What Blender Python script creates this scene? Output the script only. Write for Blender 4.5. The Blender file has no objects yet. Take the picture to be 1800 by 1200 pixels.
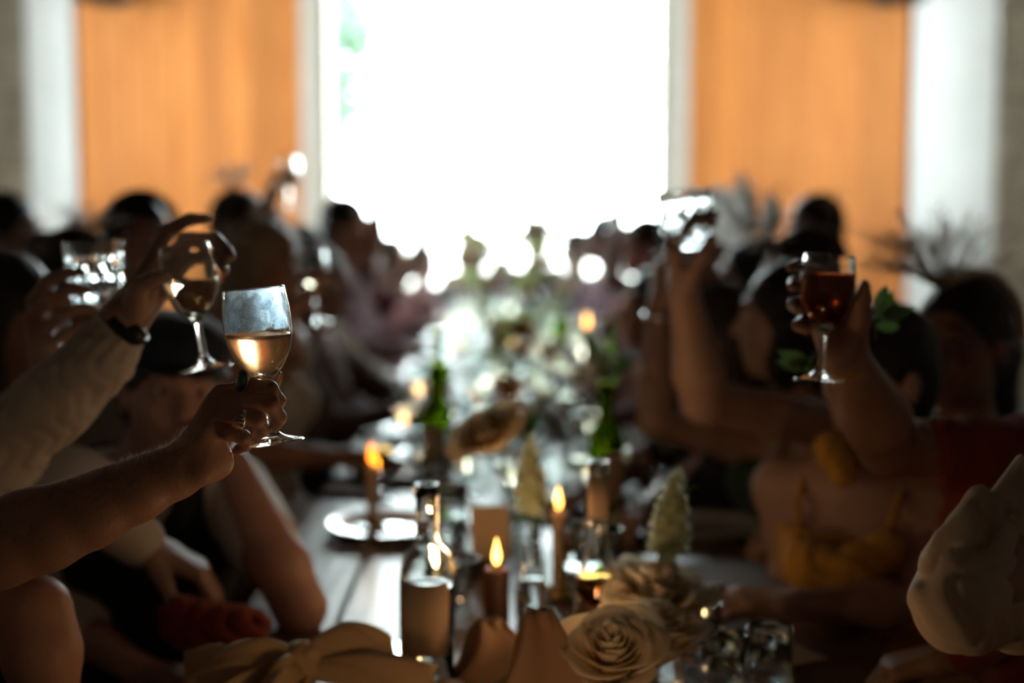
import bpy, bmesh, math, random
import numpy as np
from mathutils import Vector, Matrix, Quaternion, noise
from math import sin, cos, pi, radians, sqrt, atan2

V = Vector
scene = bpy.context.scene
COL = scene.collection
rnd = random.Random(7)

# ------------------------------------------------------------------ camera
CAM = V((0, 0, 1.42))
PITCH = radians(5.48)
FPX = 2500.0                      # 50 mm on 36 mm at 1800 px
CF = V((0, cos(PITCH), -sin(PITCH)))
CU = V((0, sin(PITCH), cos(PITCH)))
CR = V((1, 0, 0))
cam_data = bpy.data.cameras.new('camera')
cam = bpy.data.objects.new('camera', cam_data)
COL.objects.link(cam)
cam.location = CAM
cam.rotation_euler = (radians(90) - PITCH, 0, 0)
cam_data.lens = 50
cam_data.sensor_width = 36
cam_data.clip_start = 0.05
cam_data.dof.use_dof = True
cam_data.dof.focus_distance = 1.5
cam_data.dof.aperture_fstop = 1.8
cam_data.dof.aperture_blades = 0
scene.camera = cam

# ------------------------------------------------------------------ sky
SKY = 30.0
world = bpy.data.worlds.new('overcast_sky')
scene.world = world
world.use_nodes = True
wn = world.node_tree.nodes
wn.clear()
wo = wn.new('ShaderNodeOutputWorld')
wb = wn.new('ShaderNodeBackground')
wb.inputs[0].default_value = (0.93, 1.0, 1.04, 1)
wb.inputs[1].default_value = SKY
world.node_tree.links.new(wb.outputs[0], wo.inputs[0])

def portal(name, loc, direction, w, h):
    """sampling guide on a window opening; gives no light of its own"""
    ld = bpy.data.lights.new(name, 'AREA')
    ld.shape = 'RECTANGLE'
    ld.size, ld.size_y = w, h
    ld.cycles.is_portal = True
    o = bpy.data.objects.new(name, ld)
    o.location = loc
    o.rotation_euler = V(direction).to_track_quat('-Z', 'Z').to_euler()
    COL.objects.link(o)
    return o

WALL_Y = 10.95
WX0, WX1 = -1.41, 1.14
WTOP = 3.75
SIDE_X = 4.6
ADDED_SIDE_WIN = [(8.5, 10.1)]           # y range of unseen side windows, added to light the end wall
portal('end_window_portal', ((WX0 + WX1) / 2, WALL_Y - .02, WTOP / 2), (0, -1, 0), WX1 - WX0, WTOP)
for sx in (-1, 1):
    for (a, b) in ADDED_SIDE_WIN:
        portal('added_window_portal', (sx * (SIDE_X - .02), (a + b) / 2, 2.3), (-sx, 0, 0), b - a, 3.0)

scene.view_settings.view_transform = 'Standard'
scene.view_settings.look = 'None'
scene.view_settings.exposure = 0.0
scene.view_settings.gamma = 1.0
scene.view_settings.use_curve_mapping = False
cy = scene.cycles
cy.max_bounces = 32
cy.diffuse_bounces = 4
cy.glossy_bounces = 6
cy.transmission_bounces = 32
cy.transparent_max_bounces = 24
cy.sample_clamp_indirect = 60.0
cy.blur_glossy = 0.5
cy.use_denoising = True

# ------------------------------------------------------------------ helpers
def P(px, py, d):
    """point seen at pixel (px, py) of the 1800x1200 frame, d metres deep"""
    return CAM + CR * ((px - 900) / FPX * d) + CU * (-(py - 600) / FPX * d) + CF * d

TABLE_Z = 0.75
def T(px, d, z=TABLE_Z):
    """point of height z in pixel column px at depth d"""
    t = (CAM.z - z - sin(PITCH) * d) / cos(PITCH)
    return CAM + CR * ((px - 900) / FPX * d) - CU * t + CF * d

def new_mesh(name, verts, faces, smooth=True):
    me = bpy.data.meshes.new(name)
    me.from_pydata([tuple(v) for v in verts], [], faces)
    if smooth:
        me.polygons.foreach_set('use_smooth', [True] * len(me.polygons))
    me.update()
    return me

def obj(name, me, mat=None, parent=None, loc=None):
    o = bpy.data.objects.new(name, me)
    COL.objects.link(o)
    if mat is not None:
        if len(me.materials) == 0:
            me.materials.append(mat)
    if parent is not None:
        o.parent = parent
    if loc is not None:
        o.location = loc
    return o

def empty(name, loc=(0, 0, 0), rot=None):
    o = bpy.data.objects.new(name, None)
    COL.objects.link(o)
    o.location = loc
    if rot is not None:
        o.rotation_euler = rot
    o.empty_display_size = .05
    return o

def tag(o, label=None, cat=None, group=None, kind=None):
    if label: o['label'] = label
    if cat: o['category'] = cat
    if group: o['group'] = group
    if kind: o['kind'] = kind
    return o

KIDS = {}
def copy_tree(o, parent=None):
    c = o.copy()
    COL.objects.link(c)
    if parent is not None:
        c.parent = parent
    for ch in list(o.children):
        copy_tree(ch, c)
    return c

class MB:
    def __init__(s): s.v = []; s.f = []
    def add(s, verts, faces):
        n = len(s.v)
        s.v += [V(x) for x in verts]
        s.f += [tuple(i + n for i in f) for f in faces]
        return s
    def box(s, x0, y0, z0, x1, y1, z1, m=None):
        vs = [V(p) for p in ((x0,y0,z0),(x1,y0,z0),(x1,y1,z0),(x0,y1,z0),(x0,y0,z1),(x1,y0,z1),(x1,y1,z1),(x0,y1,z1))]
        if m: vs = [m @ v for v in vs]
        return s.add(vs, [(0,3,2,1),(4,5,6,7),(0,1,5,4),(1,2,6,5),(2,3,7,6),(3,0,4,7)])
    def bbox(s, x0, y0, z0, x1, y1, z1, b=.004, m=None):
        """box with chamfered edges"""
        vs = []
        c = ((x0+x1)/2, (y0+y1)/2, (z0+z1)/2); h = (abs(x1-x0)/2, abs(y1-y0)/2, abs(z1-z0)/2)
        bm = bmesh.new()
        bmesh.ops.create_cube(bm, size=2)
        for v in bm.verts: v.co = V((v.co.x*h[0], v.co.y*h[1], v.co.z*h[2]))
        bmesh.ops.bevel(bm, geom=list(bm.edges), offset=b, segments=1, affect='EDGES')
        vs = [V(c) + v.co for v in bm.verts]
        if m: vs = [m @ v for v in vs]
        bm.verts.index_update()
        fs = [tuple(v.index for v in f.verts) for f in bm.faces]
        bm.free()
        return s.add(vs, fs)
    def lathe(s, prof, seg=32, closed=True, m=None, rfun=None):
        """prof: list of (r, z); r == 0 makes a pole"""
        vs = []; idx = []
        for (r, z) in prof:
            if r <= 1e-7:
                idx.append([len(vs)] * seg); vs.append(V((0, 0, z)))
            else:
                row = []
                for k in range(seg):
                    a = 2*pi*k/seg
                    rr = r if rfun is None else rfun(r, z, a)
                    row.append(len(vs)); vs.append(V((rr*cos(a), rr*sin(a), z)))
                idx.append(row)
        fs = []
        for i in range(len(prof)-1):
            for k in range(seg):
                q = [idx[i][k], idx[i][(k+1) % seg], idx[i+1][(k+1) % seg], idx[i+1][k]]
                q2 = []
                for x in q:
                    if x not in q2: q2.append(x)
                if len(q2) > 2: fs.append(tuple(q2))
        if m: vs = [m @ v for v in vs]
        return s.add(vs, fs)
    def tube(s, pts, rads, seg=8, cap=True):
        pts = [V(p) for p in pts]
        if not hasattr(rads, '__len__'): rads = [rads]*len(pts)
        vs = []; fs = []
        t0 = (pts[1]-pts[0]).normalized()
        n = t0.orthogonal().normalized()
        for i, p in enumerate(pts):
            t = ((pts[min(i+1, len(pts)-1)] - pts[max(i-1, 0)])).normalized()
            n = (n - t*n.dot(t)).normalized()
            b = t.cross(n)
            for k in range(seg):
                a = 2*pi*k/seg
                vs.append(p + (n*cos(a)+b*sin(a))*rads[i])
        for i in range(len(pts)-1):
            for k in range(seg):
                fs.append((i*seg+k, i*seg+(k+1)%seg, (i+1)*seg+(k+1)%seg, (i+1)*seg+k))
        if cap:
            fs.append(tuple(reversed(range(seg)))); fs.append(tuple(range((len(pts)-1)*seg, len(pts)*seg)))
        return s.add(vs, fs)
    def grid(s, fn, nu, nv, thick=0.0):
        """sheet fn(u,v) -> Vector, optionally given thickness"""
        vs = [fn(i/(nu-1), j/(nv-1)) for j in range(nv) for i in range(nu)]
        fs = [(j*nu+i, j*nu+i+1, (j+1)*nu+i+1, (j+1)*nu+i) for j in range(nv-1) for i in range(nu-1)]
        if thick:
            nrm = [V() for _ in vs]
            for f in fs:
                n = (vs[f[1]]-vs[f[0]]).cross(vs[f[3]]-vs[f[0]])
                for i in f: nrm[i] += n
            vs2 = [v - n.normalized()*thick if n.length > 0 else v for v, n in zip(vs, nrm)]
            N = len(vs)
            fs2 = [tuple(reversed([i+N for i in f])) for f in fs]
            edge = []
            for i in range(nu-1):
                edge.append((i+1, i, i+N, i+1+N)); a = (nv-1)*nu+i
                edge.append((a, a+1, a+1+N, a+N))
            for j in range(nv-1):
                a = j*nu; edge.append((a, a+nu, a+nu+N, a+N)); a = j*nu+nu-1
                edge.append((a+nu, a, a+N, a+nu+N))
            vs = vs + vs2; fs = fs + fs2 + edge
        return s.add(vs, fs)
    def build(s, name, mat, parent=None, smooth=True, loc=None):
        me = new_mesh(name, s.v, s.f, smooth)
        return obj(name, me, mat, parent, loc)

def struct(name, mb, mat, parent=None, smooth=False):
    o = mb.build(name, mat, parent, smooth)
    if parent is None: o['kind'] = 'structure'
    return o

def axis_mat(origin, zdir, xdir=None):
    z = V(zdir).normalized()
    x = V(xdir) if xdir is not None else z.orthogonal()
    x = (x - z*x.dot(z)).normalized()
    y = z.cross(x)
    m = Matrix((x, y, z)).transposed().to_4x4()
    m.translation = origin
    return m

# ------------------------------------------------------------------ smooth bodies (distance field -> one surface)
class Field:
    def __init__(s, voxel):
        s.h = voxel; s.prims = []
    def rc(s, p0, r0, p1, r1, k=.01, sub=False):
        s.prims.append(('e', V(p0), V(p1), (r0, r0), (r1, r1), None, k, sub)); return s
    def ec(s, p0, a0, p1, a1, xdir, k=.02, sub=False):
        """capsule of elliptic section; a = (radius along xdir, radius across)"""
        s.prims.append(('e', V(p0), V(p1), a0, a1, V(xdir), k, sub)); return s
    def el(s, c, axes, k=.01, sub=False):
        """ellipsoid; axes = three vectors with lengths = radii"""
        s.prims.append(('l', V(c), [V(a) for a in axes], None, None, None, k, sub)); return s
    def chain(s, pts, rads, k=.01):
        for i in range(len(pts)-1): s.rc(pts[i], rads[i], pts[i+1], rads[i+1], k)
        return s
    def cut(s, point, normal):
        """remove everything on the side normal points to"""
        s.prims.append(('p', V(point), V(normal).normalized(), None, None, None, .002, True)); return s
    def mesh(s, warp=None):
        h = s.h
        lo = V((1e9,)*3); hi = V((-1e9,)*3); bb = []
        for p in s.prims:
            if p[0] == 'e':
                r = max(max(p[3]), max(p[4]))
                a = V([min(p[1][i], p[2][i])-r for i in range(3)]); b = V([max(p[1][i], p[2][i])+r for i in range(3)])
            elif p[0] == 'l':
                e = V([sqrt(sum(ax[i]**2 for ax in p[2])) for i in range(3)])
                a = p[1]-e; b = p[1]+e
            else: a = b = None
            bb.append((a, b))
            if a is not None and not p[7]:
                lo = V([min(lo[i], a[i]) for i in range(3)]); hi = V([max(hi[i], b[i]) for i in range(3)])
        pad = 4*h + (.012 if warp else 0)
        lo -= V((pad,)*3); hi += V((pad,)*3)
        n = [int((hi[i]-lo[i])/h)+2 for i in range(3)]
        xs = [(lo[i] + h*np.arange(n[i])).astype(np.float32) for i in range(3)]
        f = np.full(n, 1.0, np.float32)
        for p, (a, b) in zip(s.prims, bb):
            k = p[6]; m = k + 3*h + (.012 if warp else 0)
            if a is None: sl = [slice(0, n[i]) for i in range(3)]
            else:
                sl = [slice(max(0, int((a[i]-m-lo[i])/h)), min(n[i], int((b[i]+m-lo[i])/h)+2)) for i in range(3)]
            X = xs[0][sl[0]][:, None, None]; Y = xs[1][sl[1]][None, :, None]; Z = xs[2][sl[2]][None, None, :]
            if X.size*Y.size*Z.size == 0: continue
            if p[0] == 'e':
                p0, p1, a0, a1, xd = p[1:6]
                ab = p1-p0; L2 = max(ab.length_squared, 1e-10)
                dx = X-p0.x; dy = Y-p0.y; dz = Z-p0.z
                t = np.clip((dx*ab.x+dy*ab.y+dz*ab.z)/L2, 0, 1)
                vx = dx-t*ab.x; vy = dy-t*ab.y; vz = dz-t*ab.z
                if xd is None:
                    d = np.sqrt(vx*vx+vy*vy+vz*vz) - (a0[0]+(a1[0]-a0[0])*t)
                else:
                    ax = ab.normalized(); x = (xd-ax*xd.dot(ax)).normalized(); y = ax.cross(x)
                    ra = a0[0]+(a1[0]-a0[0])*t; rb = a0[1]+(a1[1]-a0[1])*t; rm = np.minimum(ra, rb)
                    q = np.sqrt(((vx*x.x+vy*x.y+vz*x.z)/ra)**2 + ((vx*y.x+vy*y.y+vz*y.z)/rb)**2 + ((vx*ax.x+vy*ax.y+vz*ax.z)/rm)**2)
                    d = (q-1)*rm
            elif p[0] == 'l':
                c, axs = p[1], p[2]
                dx = X-c.x; dy = Y-c.y; dz = Z-c.z
                q1 = 0; q2 = 0
                for av in axs:
                    r = av.length; u = av/r
                    w = dx*u.x+dy*u.y+dz*u.z
                    q1 = q1+(w/r)**2; q2 = q2+(w/(r*r))**2
                k0 = np.sqrt(q1); d = k0*(k0-1)/np.maximum(np.sqrt(q2), 1e-6)
            else:
                c, nn = p[1], p[2]
                d = (X-c.x)*nn.x+(Y-c.y)*nn.y+(Z-c.z)*nn.z      # >0 on removed side
                d = -d
            g = f[sl[0], sl[1], sl[2]]
            if p[7]:
                e = np.broadcast_to(-d, g.shape)
                hh = np.maximum(k-np.abs(g-e), 0)
                f[sl[0], sl[1], sl[2]] = np.maximum(g, e)+hh*hh/(4*k)
            else:
                hh = np.maximum(k-np.abs(g-d), 0)
                f[sl[0], sl[1], sl[2]] = np.minimum(g, d)-hh*hh/(4*k)
        if warp is not None:
            f = f + warp(xs[0][:, None, None], xs[1][None, :, None], xs[2][None, None, :]).astype(np.float32)
        return surface_net(f, lo, h)

CORN = [(0,0,0),(1,0,0),(0,1,0),(1,1,0),(0,0,1),(1,0,1),(0,1,1),(1,1,1)]
EDG = [(0,1),(2,3),(4,5),(6,7),(0,2),(1,3),(4,6),(5,7),(0,4),(1,5),(2,6),(3,7)]
def surface_net(f, lo, h):
    ins = f < 0
    nx, ny, nz = f.shape
    cnt = np.zeros((nx-1, ny-1, nz-1), np.int8)
    for (a, b, c) in CORN:
        cnt += ins[a:nx-1+a, b:ny-1+b, c:nz-1+c]
    act = (cnt > 0) & (cnt < 8)
    ix = np.nonzero(act)
    vid = np.full(act.shape, -1, np.int64); vid[ix] = np.arange(len(ix[0]))
    val = np.stack([f[ix[0]+a, ix[1]+b, ix[2]+c] for (a, b, c) in CORN], 1)
    acc = np.zeros((len(ix[0]), 3)); num = np.zeros(len(ix[0]))
    C = np.array(CORN, float)
    for (a, b) in EDG:
        va, vb = val[:, a], val[:, b]
        cr = (va < 0) != (vb < 0)
        t = np.where(cr, va/np.where(cr, va-vb, 1), 0)
        acc += np.where(cr[:, None], C[a]+(C[b]-C[a])*t[:, None], 0); num += cr
    pos = acc/num[:, None] + np.stack(ix, 1)
    pos = pos*h + np.array(lo)
    faces = []
    for ax in range(3):
        sh = [slice(None)]*3; sh[ax] = slice(0, -1); s2 = [slice(None)]*3; s2[ax] = slice(1, None)
        A = ins[tuple(sh)]; B = ins[tuple(s2)]
        e = np.nonzero(A != B); up = A[e]
        u, w = (ax+1) % 3, (ax+2) % 3
        E = np.stack(e, 1)
        ok = (E[:, u] > 0) & (E[:, w] > 0) & (E[:, u] < f.shape[u]-1) & (E[:, w] < f.shape[w]-1)
        E = E[ok]; up = up[ok]
        def cell(du, dw):
            q = E.copy(); q[:, u] += du; q[:, w] += dw
            return vid[q[:, 0], q[:, 1], q[:, 2]]
        q = np.stack([cell(-1, -1), cell(0, -1), cell(0, 0), cell(-1, 0)], 1)
        q[~up] = q[~up][:, ::-1]
        faces.append(q)
    return pos, np.concatenate(faces)

def field_mesh(name, parts):
    """join several (pos, quads) into one mesh datablock"""
    vs = []; fs = []; n = 0
    for pos, q in parts:
        vs.append(pos); fs.append(q+n); n += len(pos)
    vs = np.concatenate(vs); fs = np.concatenate(fs)
    me = bpy.data.meshes.new(name)
    me.vertices.add(len(vs)); me.vertices.foreach_set('co', vs.astype(np.float32).ravel())
    me.loops.add(len(fs)*4); me.loops.foreach_set('vertex_index', fs.astype(np.int32).ravel())
    me.polygons.add(len(fs))
    me.polygons.foreach_set('loop_start', np.arange(0, len(fs)*4, 4, dtype=np.int32))
    me.polygons.foreach_set('use_smooth', np.ones(len(fs), bool))
    me.update(calc_edges=True)
    return me

# ------------------------------------------------------------------ materials
def nodes_of(m):
    m.use_nodes = True
    nt = m.node_tree
    return nt, nt.nodes, nt.links

def pbr(name, col, rough=.6, metal=0, var=.12, scale=8, bump=0.0, bscale=60, trans=0, ior=1.5, sheen=0, spec=.5, coat=0, stretch=None, sss=0):
    m = bpy.data.materials.new(name)
    nt, N, L = nodes_of(m)
    b = N['Principled BSDF']
    b.inputs['Roughness'].default_value = rough
    b.inputs['Metallic'].default_value = metal
    b.inputs['Transmission Weight'].default_value = trans
    b.inputs['IOR'].default_value = ior
    b.inputs['Sheen Weight'].default_value = sheen
    b.inputs['Specular IOR Level'].default_value = spec
    b.inputs['Coat Weight'].default_value = coat
    c = (*col, 1)
    if var > 0 or bump > 0:
        tc = N.new('ShaderNodeTexCoord'); mp = N.new('ShaderNodeMapping')
        if stretch: mp.inputs['Scale'].default_value = stretch
        L.new(tc.outputs['Object'], mp.inputs[0])
        tx = N.new('ShaderNodeTexNoise'); tx.inputs['Scale'].default_value = scale; tx.inputs['Detail'].default_value = 5
        L.new(mp.outputs[0], tx.inputs['Vector'])
        cr = N.new('ShaderNodeValToRGB')
        cr.color_ramp.elements[0].position = .3; cr.color_ramp.elements[1].position = .7
        cr.color_ramp.elements[0].color = (*[max(0, x*(1-var)) for x in col], 1)
        cr.color_ramp.elements[1].color = (*[min(1, x*(1+var)) for x in col], 1)
        L.new(tx.outputs[0], cr.inputs[0]); L.new(cr.outputs[0], b.inputs['Base Color'])
        if bump > 0:
            t2 = N.new('ShaderNodeTexNoise'); t2.inputs['Scale'].default_value = bscale; t2.inputs['Detail'].default_value = 3
            L.new(mp.outputs[0], t2.inputs['Vector'])
            bp = N.new('ShaderNodeBump'); bp.inputs['Strength'].default_value = bump; bp.inputs['Distance'].default_value = .002
            L.new(t2.outputs[0], bp.inputs['Height']); L.new(bp.outputs[0], b.inputs['Normal'])
    else:
        b.inputs['Base Color'].default_value = c
    return m

def translucent(name, col, amount=.4, rough=.7, var=.1, scale=20, tcol=None):
    m = pbr(name, col, rough, var=var, scale=scale)
    nt, N, L = nodes_of(m)
    b = N['Principled BSDF']; out = N['Material Output']
    t = N.new('ShaderNodeBsdfTranslucent'); t.inputs[0].default_value = (*(tcol or col), 1)
    mx = N.new('ShaderNodeMixShader'); mx.inputs[0].default_value = amount
    L.new(b.outputs[0], mx.inputs[1]); L.new(t.outputs[0], mx.inputs[2]); L.new(mx.outputs[0], out.inputs[0])
    return m

def clear(name, col, ior=1.5, rough=0.0):
    m = bpy.data.materials.new(name)
    nt, N, L = nodes_of(m)
    N.remove(N['Principled BSDF'])
    g = N.new('ShaderNodeBsdfGlass'); g.inputs['Color'].default_value = (*col, 1); g.inputs['IOR'].default_value = ior
    g.inputs['Roughness'].default_value = rough
    L.new(g.outputs[0], N['Material Output'].inputs[0])
    return m

def glow(name, col, strength):
    m = bpy.data.materials.new(name)
    nt, N, L = nodes_of(m)
    b = N['Principled BSDF']
    b.inputs['Base Color'].default_value = (0, 0, 0, 1)
    b.inputs['Emission Color'].default_value = (*col, 1)
    b.inputs['Emission Strength'].default_value = strength
    return m

M = {}
M['glass'] = clear('clear_glass', (.98, .995, .99), 1.5)
M['crystal'] = clear('cut_crystal', (.97, .99, .99), 1.55)
M['green_glass'] = clear('green_glass', (.55, .68, .08), 1.5)
M['rose_wine'] = clear('rose_wine', (.88, .62, .42), 1.34, .27)
M['red_rose_wine'] = clear('dark_rose_wine', (.75, .36, .2), 1.34)
M['white_wine'] = clear('white_wine', (.95, .88, .78), 1.34)
M['water'] = clear('water', (.98, .99, 1), 1.33)
M['amber'] = clear('amber_drink', (.95, .5, .12), 1.34)
def pane_mat():
    m = bpy.data.materials.new('window_pane')
    nt, N, L = nodes_of(m)
    N.remove(N['Principled BSDF'])
    t = N.new('ShaderNodeBsdfTransparent'); t.inputs[0].default_value = (.95, .985, .97, 1)
    g = N.new('ShaderNodeBsdfGlossy'); g.inputs['Roughness'].default_value = .01
    fr = N.new('ShaderNodeFresnel'); fr.inputs[0].default_value = 1.45
    mx = N.new('ShaderNodeMixShader')
    L.new(fr.outputs[0], mx.inputs[0]); L.new(t.outputs[0], mx.inputs[1]); L.new(g.outputs[0], mx.inputs[2])
    L.new(mx.outputs[0], N['Material Output'].inputs[0])
    return m
M['pane'] = pane_mat()
def fog_mat():
    """cold condensation on the bowl: lets light through, scatters it in patches"""
    m = bpy.data.materials.new('condensation')
    nt, N, L = nodes_of(m)
    N.remove(N['Principled BSDF'])
    tc = N.new('ShaderNodeTexCoord')
    n1 = N.new('ShaderNodeTexNoise'); n1.inputs['Scale'].default_value = 80; n1.inputs['Detail'].default_value = 8; n1.inputs['Roughness'].default_value = .65
    n1.inputs['Distortion'].default_value = .6
    L.new(tc.outputs['Object'], n1.inputs['Vector'])
    cr = N.new('ShaderNodeValToRGB'); cr.color_ramp.elements[0].position = .40; cr.color_ramp.elements[1].position = .62
    cr.color_ramp.elements[0].color = (.10,)*3+(1,); cr.color_ramp.elements[1].color = (.95,)*3+(1,)
    L.new(n1.outputs[0], cr.inputs[0])
    vo = N.new('ShaderNodeTexVoronoi'); vo.inputs['Scale'].default_value = 420
    L.new(tc.outputs['Object'], vo.inputs['Vector'])
    lt = N.new('ShaderNodeMath'); lt.operation = 'LESS_THAN'; lt.inputs[1].default_value = .16
    L.new(vo.outputs[0], lt.inputs[0])
    mxm = N.new('ShaderNodeMath'); mxm.operation = 'MAXIMUM'
    L.new(cr.outputs[0], mxm.inputs[0]); L.new(lt.outputs[0], mxm.inputs[1])
    t = N.new('ShaderNodeBsdfTransparent'); tr = N.new('ShaderNodeBsdfTranslucent'); tr.inputs[0].default_value = (.72, .87, 1, 1)
    df = N.new('ShaderNodeBsdfRefraction'); df.inputs['Color'].default_value = (.7, .86, 1, 1); df.inputs['Roughness'].default_value = .75; df.inputs['IOR'].default_value = 1.2
    m0 = N.new('ShaderNodeMixShader'); m0.inputs[0].default_value = .5
    L.new(tr.outputs[0], m0.inputs[1]); L.new(df.outputs[0], m0.inputs[2])
    mx = N.new('ShaderNodeMixShader')
    L.new(mxm.outputs[0], mx.inputs[0]); L.new(t.outputs[0], mx.inputs[1]); L.new(m0.outputs[0], mx.inputs[2])
    L.new(mx.outputs[0], N['Material Output'].inputs[0])
    return m
M['fog'] = fog_mat()
def skin(name, col):
    m = pbr(name, col, .48, var=.1, scale=14, bump=.25, bscale=260, spec=.45)
    return m
M['skin_a'] = skin('skin_warm', (.5, .27, .18))
M['skin_b'] = skin('skin_light', (.45, .29, .23))
M['skin_c'] = skin('skin_tan', (.33, .18, .12))
M['skin_d'] = skin('skin_ruddy', (.42, .24, .2))
M['eye'] = pbr('eyeball', (.6, .58, .55), .2, var=0)
M['brow'] = pbr('dark_brow_hair', (.03, .02, .015), .8, var=0)
M['nail'] = pbr('finger_nail', (.6, .38, .32), .25, var=0)
def hairm(name, col): return pbr(name, col, .45, var=.35, scale=30, stretch=(6, 6, 1), bump=.8, bscale=60)
M['hair_black'] = hairm('black_hair', (.012, .009, .008))
M['hair_brown'] = hairm('brown_hair', (.035, .02, .012))
M['hair_blonde'] = hairm('blonde_hair', (.42, .32, .22))
M['hair_grey'] = hairm('grey_hair', (.2, .18, .17))
M['hair_auburn'] = hairm('auburn_hair', (.1, .035, .015))
def cloth(name, col, var=.08): return pbr(name, col, .85, var=var, scale=6, bump=.35, bscale=420, sheen=.15)
M['shirt_white'] = translucent('white_shirt_cotton', (.72, .66, .58), .18, .8, var=.04)
M['shirt_cream'] = translucent('cream_shirt_cotton', (.68, .55, .42), .15, .8, var=.04)
M['black'] = cloth('black_wool', (.008, .008, .01))
M['navy'] = cloth('navy_cloth', (.012, .022, .045))
M['pink'] = cloth('dusty_pink_cloth', (.42, .2, .2))
M['mauve'] = cloth('mauve_cloth', (.22, .12, .15))
M['rust'] = cloth('rust_red_cloth', (.24, .03, .012))
M['yellow'] = cloth('mustard_satin', (.62, .33, .05))
M['beige'] = cloth('beige_linen_cloth', (.42, .33, .24))
M['green'] = cloth('bottle_green_cloth', (.02, .06, .035))
M['plum'] = cloth('plum_cloth', (.12, .03, .05))
M['grey'] = cloth('grey_cloth', (.14, .14, .15))
M['cream'] = cloth('cream_dress_cloth', (.6, .52, .42))
M['brown'] = cloth('brown_cloth', (.1, .05, .03))
M['napkin'] = pbr('beige_linen_napkin', (.52, .36, .2), .9, var=.1, bump=.5, bscale=500)
M['napkin_dark'] = pbr('taupe_linen_napkin', (.33, .2, .12), .9, var=.1, bump=.5, bscale=500)
M['gold'] = pbr('gold_metal', (.8, .5, .18), .22, 1, var=0)
M['silver'] = pbr('silver_metal', (.75, .72, .68), .22, 1, var=0)
M['stone'] = pbr('green_ring_stone', (.03, .17, .13), .06, var=.3, scale=200, coat=1)
M['strap'] = pbr('black_watch_strap', (.008, .008, .008), .35, var=0)
M['ceramic'] = pbr('white_glazed_ceramic', (.62, .62, .62), .16, var=.02, coat=.5)
M['phone'] = pbr('black_phone_glass', (.006, .006, .008), .08, var=0, coat=1)
M['paper'] = pbr('cream_card', (.62, .46, .3), .8, var=.04)
M['label'] = pbr('bottle_paper_label', (.5, .36, .24), .8, var=.08)
M['wax'] = translucent('brown_candle_wax', (.12, .07, .05), .25, .5, tcol=(.5, .16, .05))
M['wax_white'] = translucent('ivory_candle_wax', (.75, .62, .45), .35, .45, tcol=(1, .6, .25))
M['wick'] = pbr('black_wick', (.01, .01, .01), .9, var=0)
M['flame'] = glow('candle_flame', (1, .47, .09), 9)
M['flame_deep'] = glow('deep_orange_flame', (1, .2, .015), 7)
M['flame_core'] = glow('candle_flame_core', (1, .72, .3), 13)
M['brass'] = pbr('aged_brass', (.45, .28, .1), .35, 1, var=.1)
M['petal'] = translucent('cream_rose_petal', (.9, .82, .68), .45, .6, var=.04, tcol=(.98, .86, .64))
M['petal_white'] = translucent('white_peony_petal', (.88, .84, .74), .5, .6, var=.05, tcol=(1, .92, .76))
M['petal_peach'] = translucent('peach_petal', (.75, .48, .3), .4, .6, var=.05)
M['leaf'] = translucent('green_leaf', (.05, .09, .03), .3, .45, var=.3, tcol=(.12, .2, .05))
M['leaf_light'] = translucent('yellow_green_leaf', (.36, .44, .2), .5, .5, var=.25, tcol=(.6, .72, .3))
M['stem'] = pbr('green_stem', (.04, .09, .025), .6, var=.2)
M['bud'] = translucent('pale_green_bud', (.74, .78, .58), .5, .6, var=.15)
M['dry'] = translucent('dried_grass', (.62, .48, .32), .5, .8, var=.2)
M['feather'] = translucent('white_feather', (.92, .91, .88), .35, .8, var=.04)
M['arm_hair'] = translucent('fine_blond_hair', (.75, .65, .55), .5, .35, var=0)
M['jeans'] = cloth('dark_trousers', (.02, .022, .03))
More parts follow.
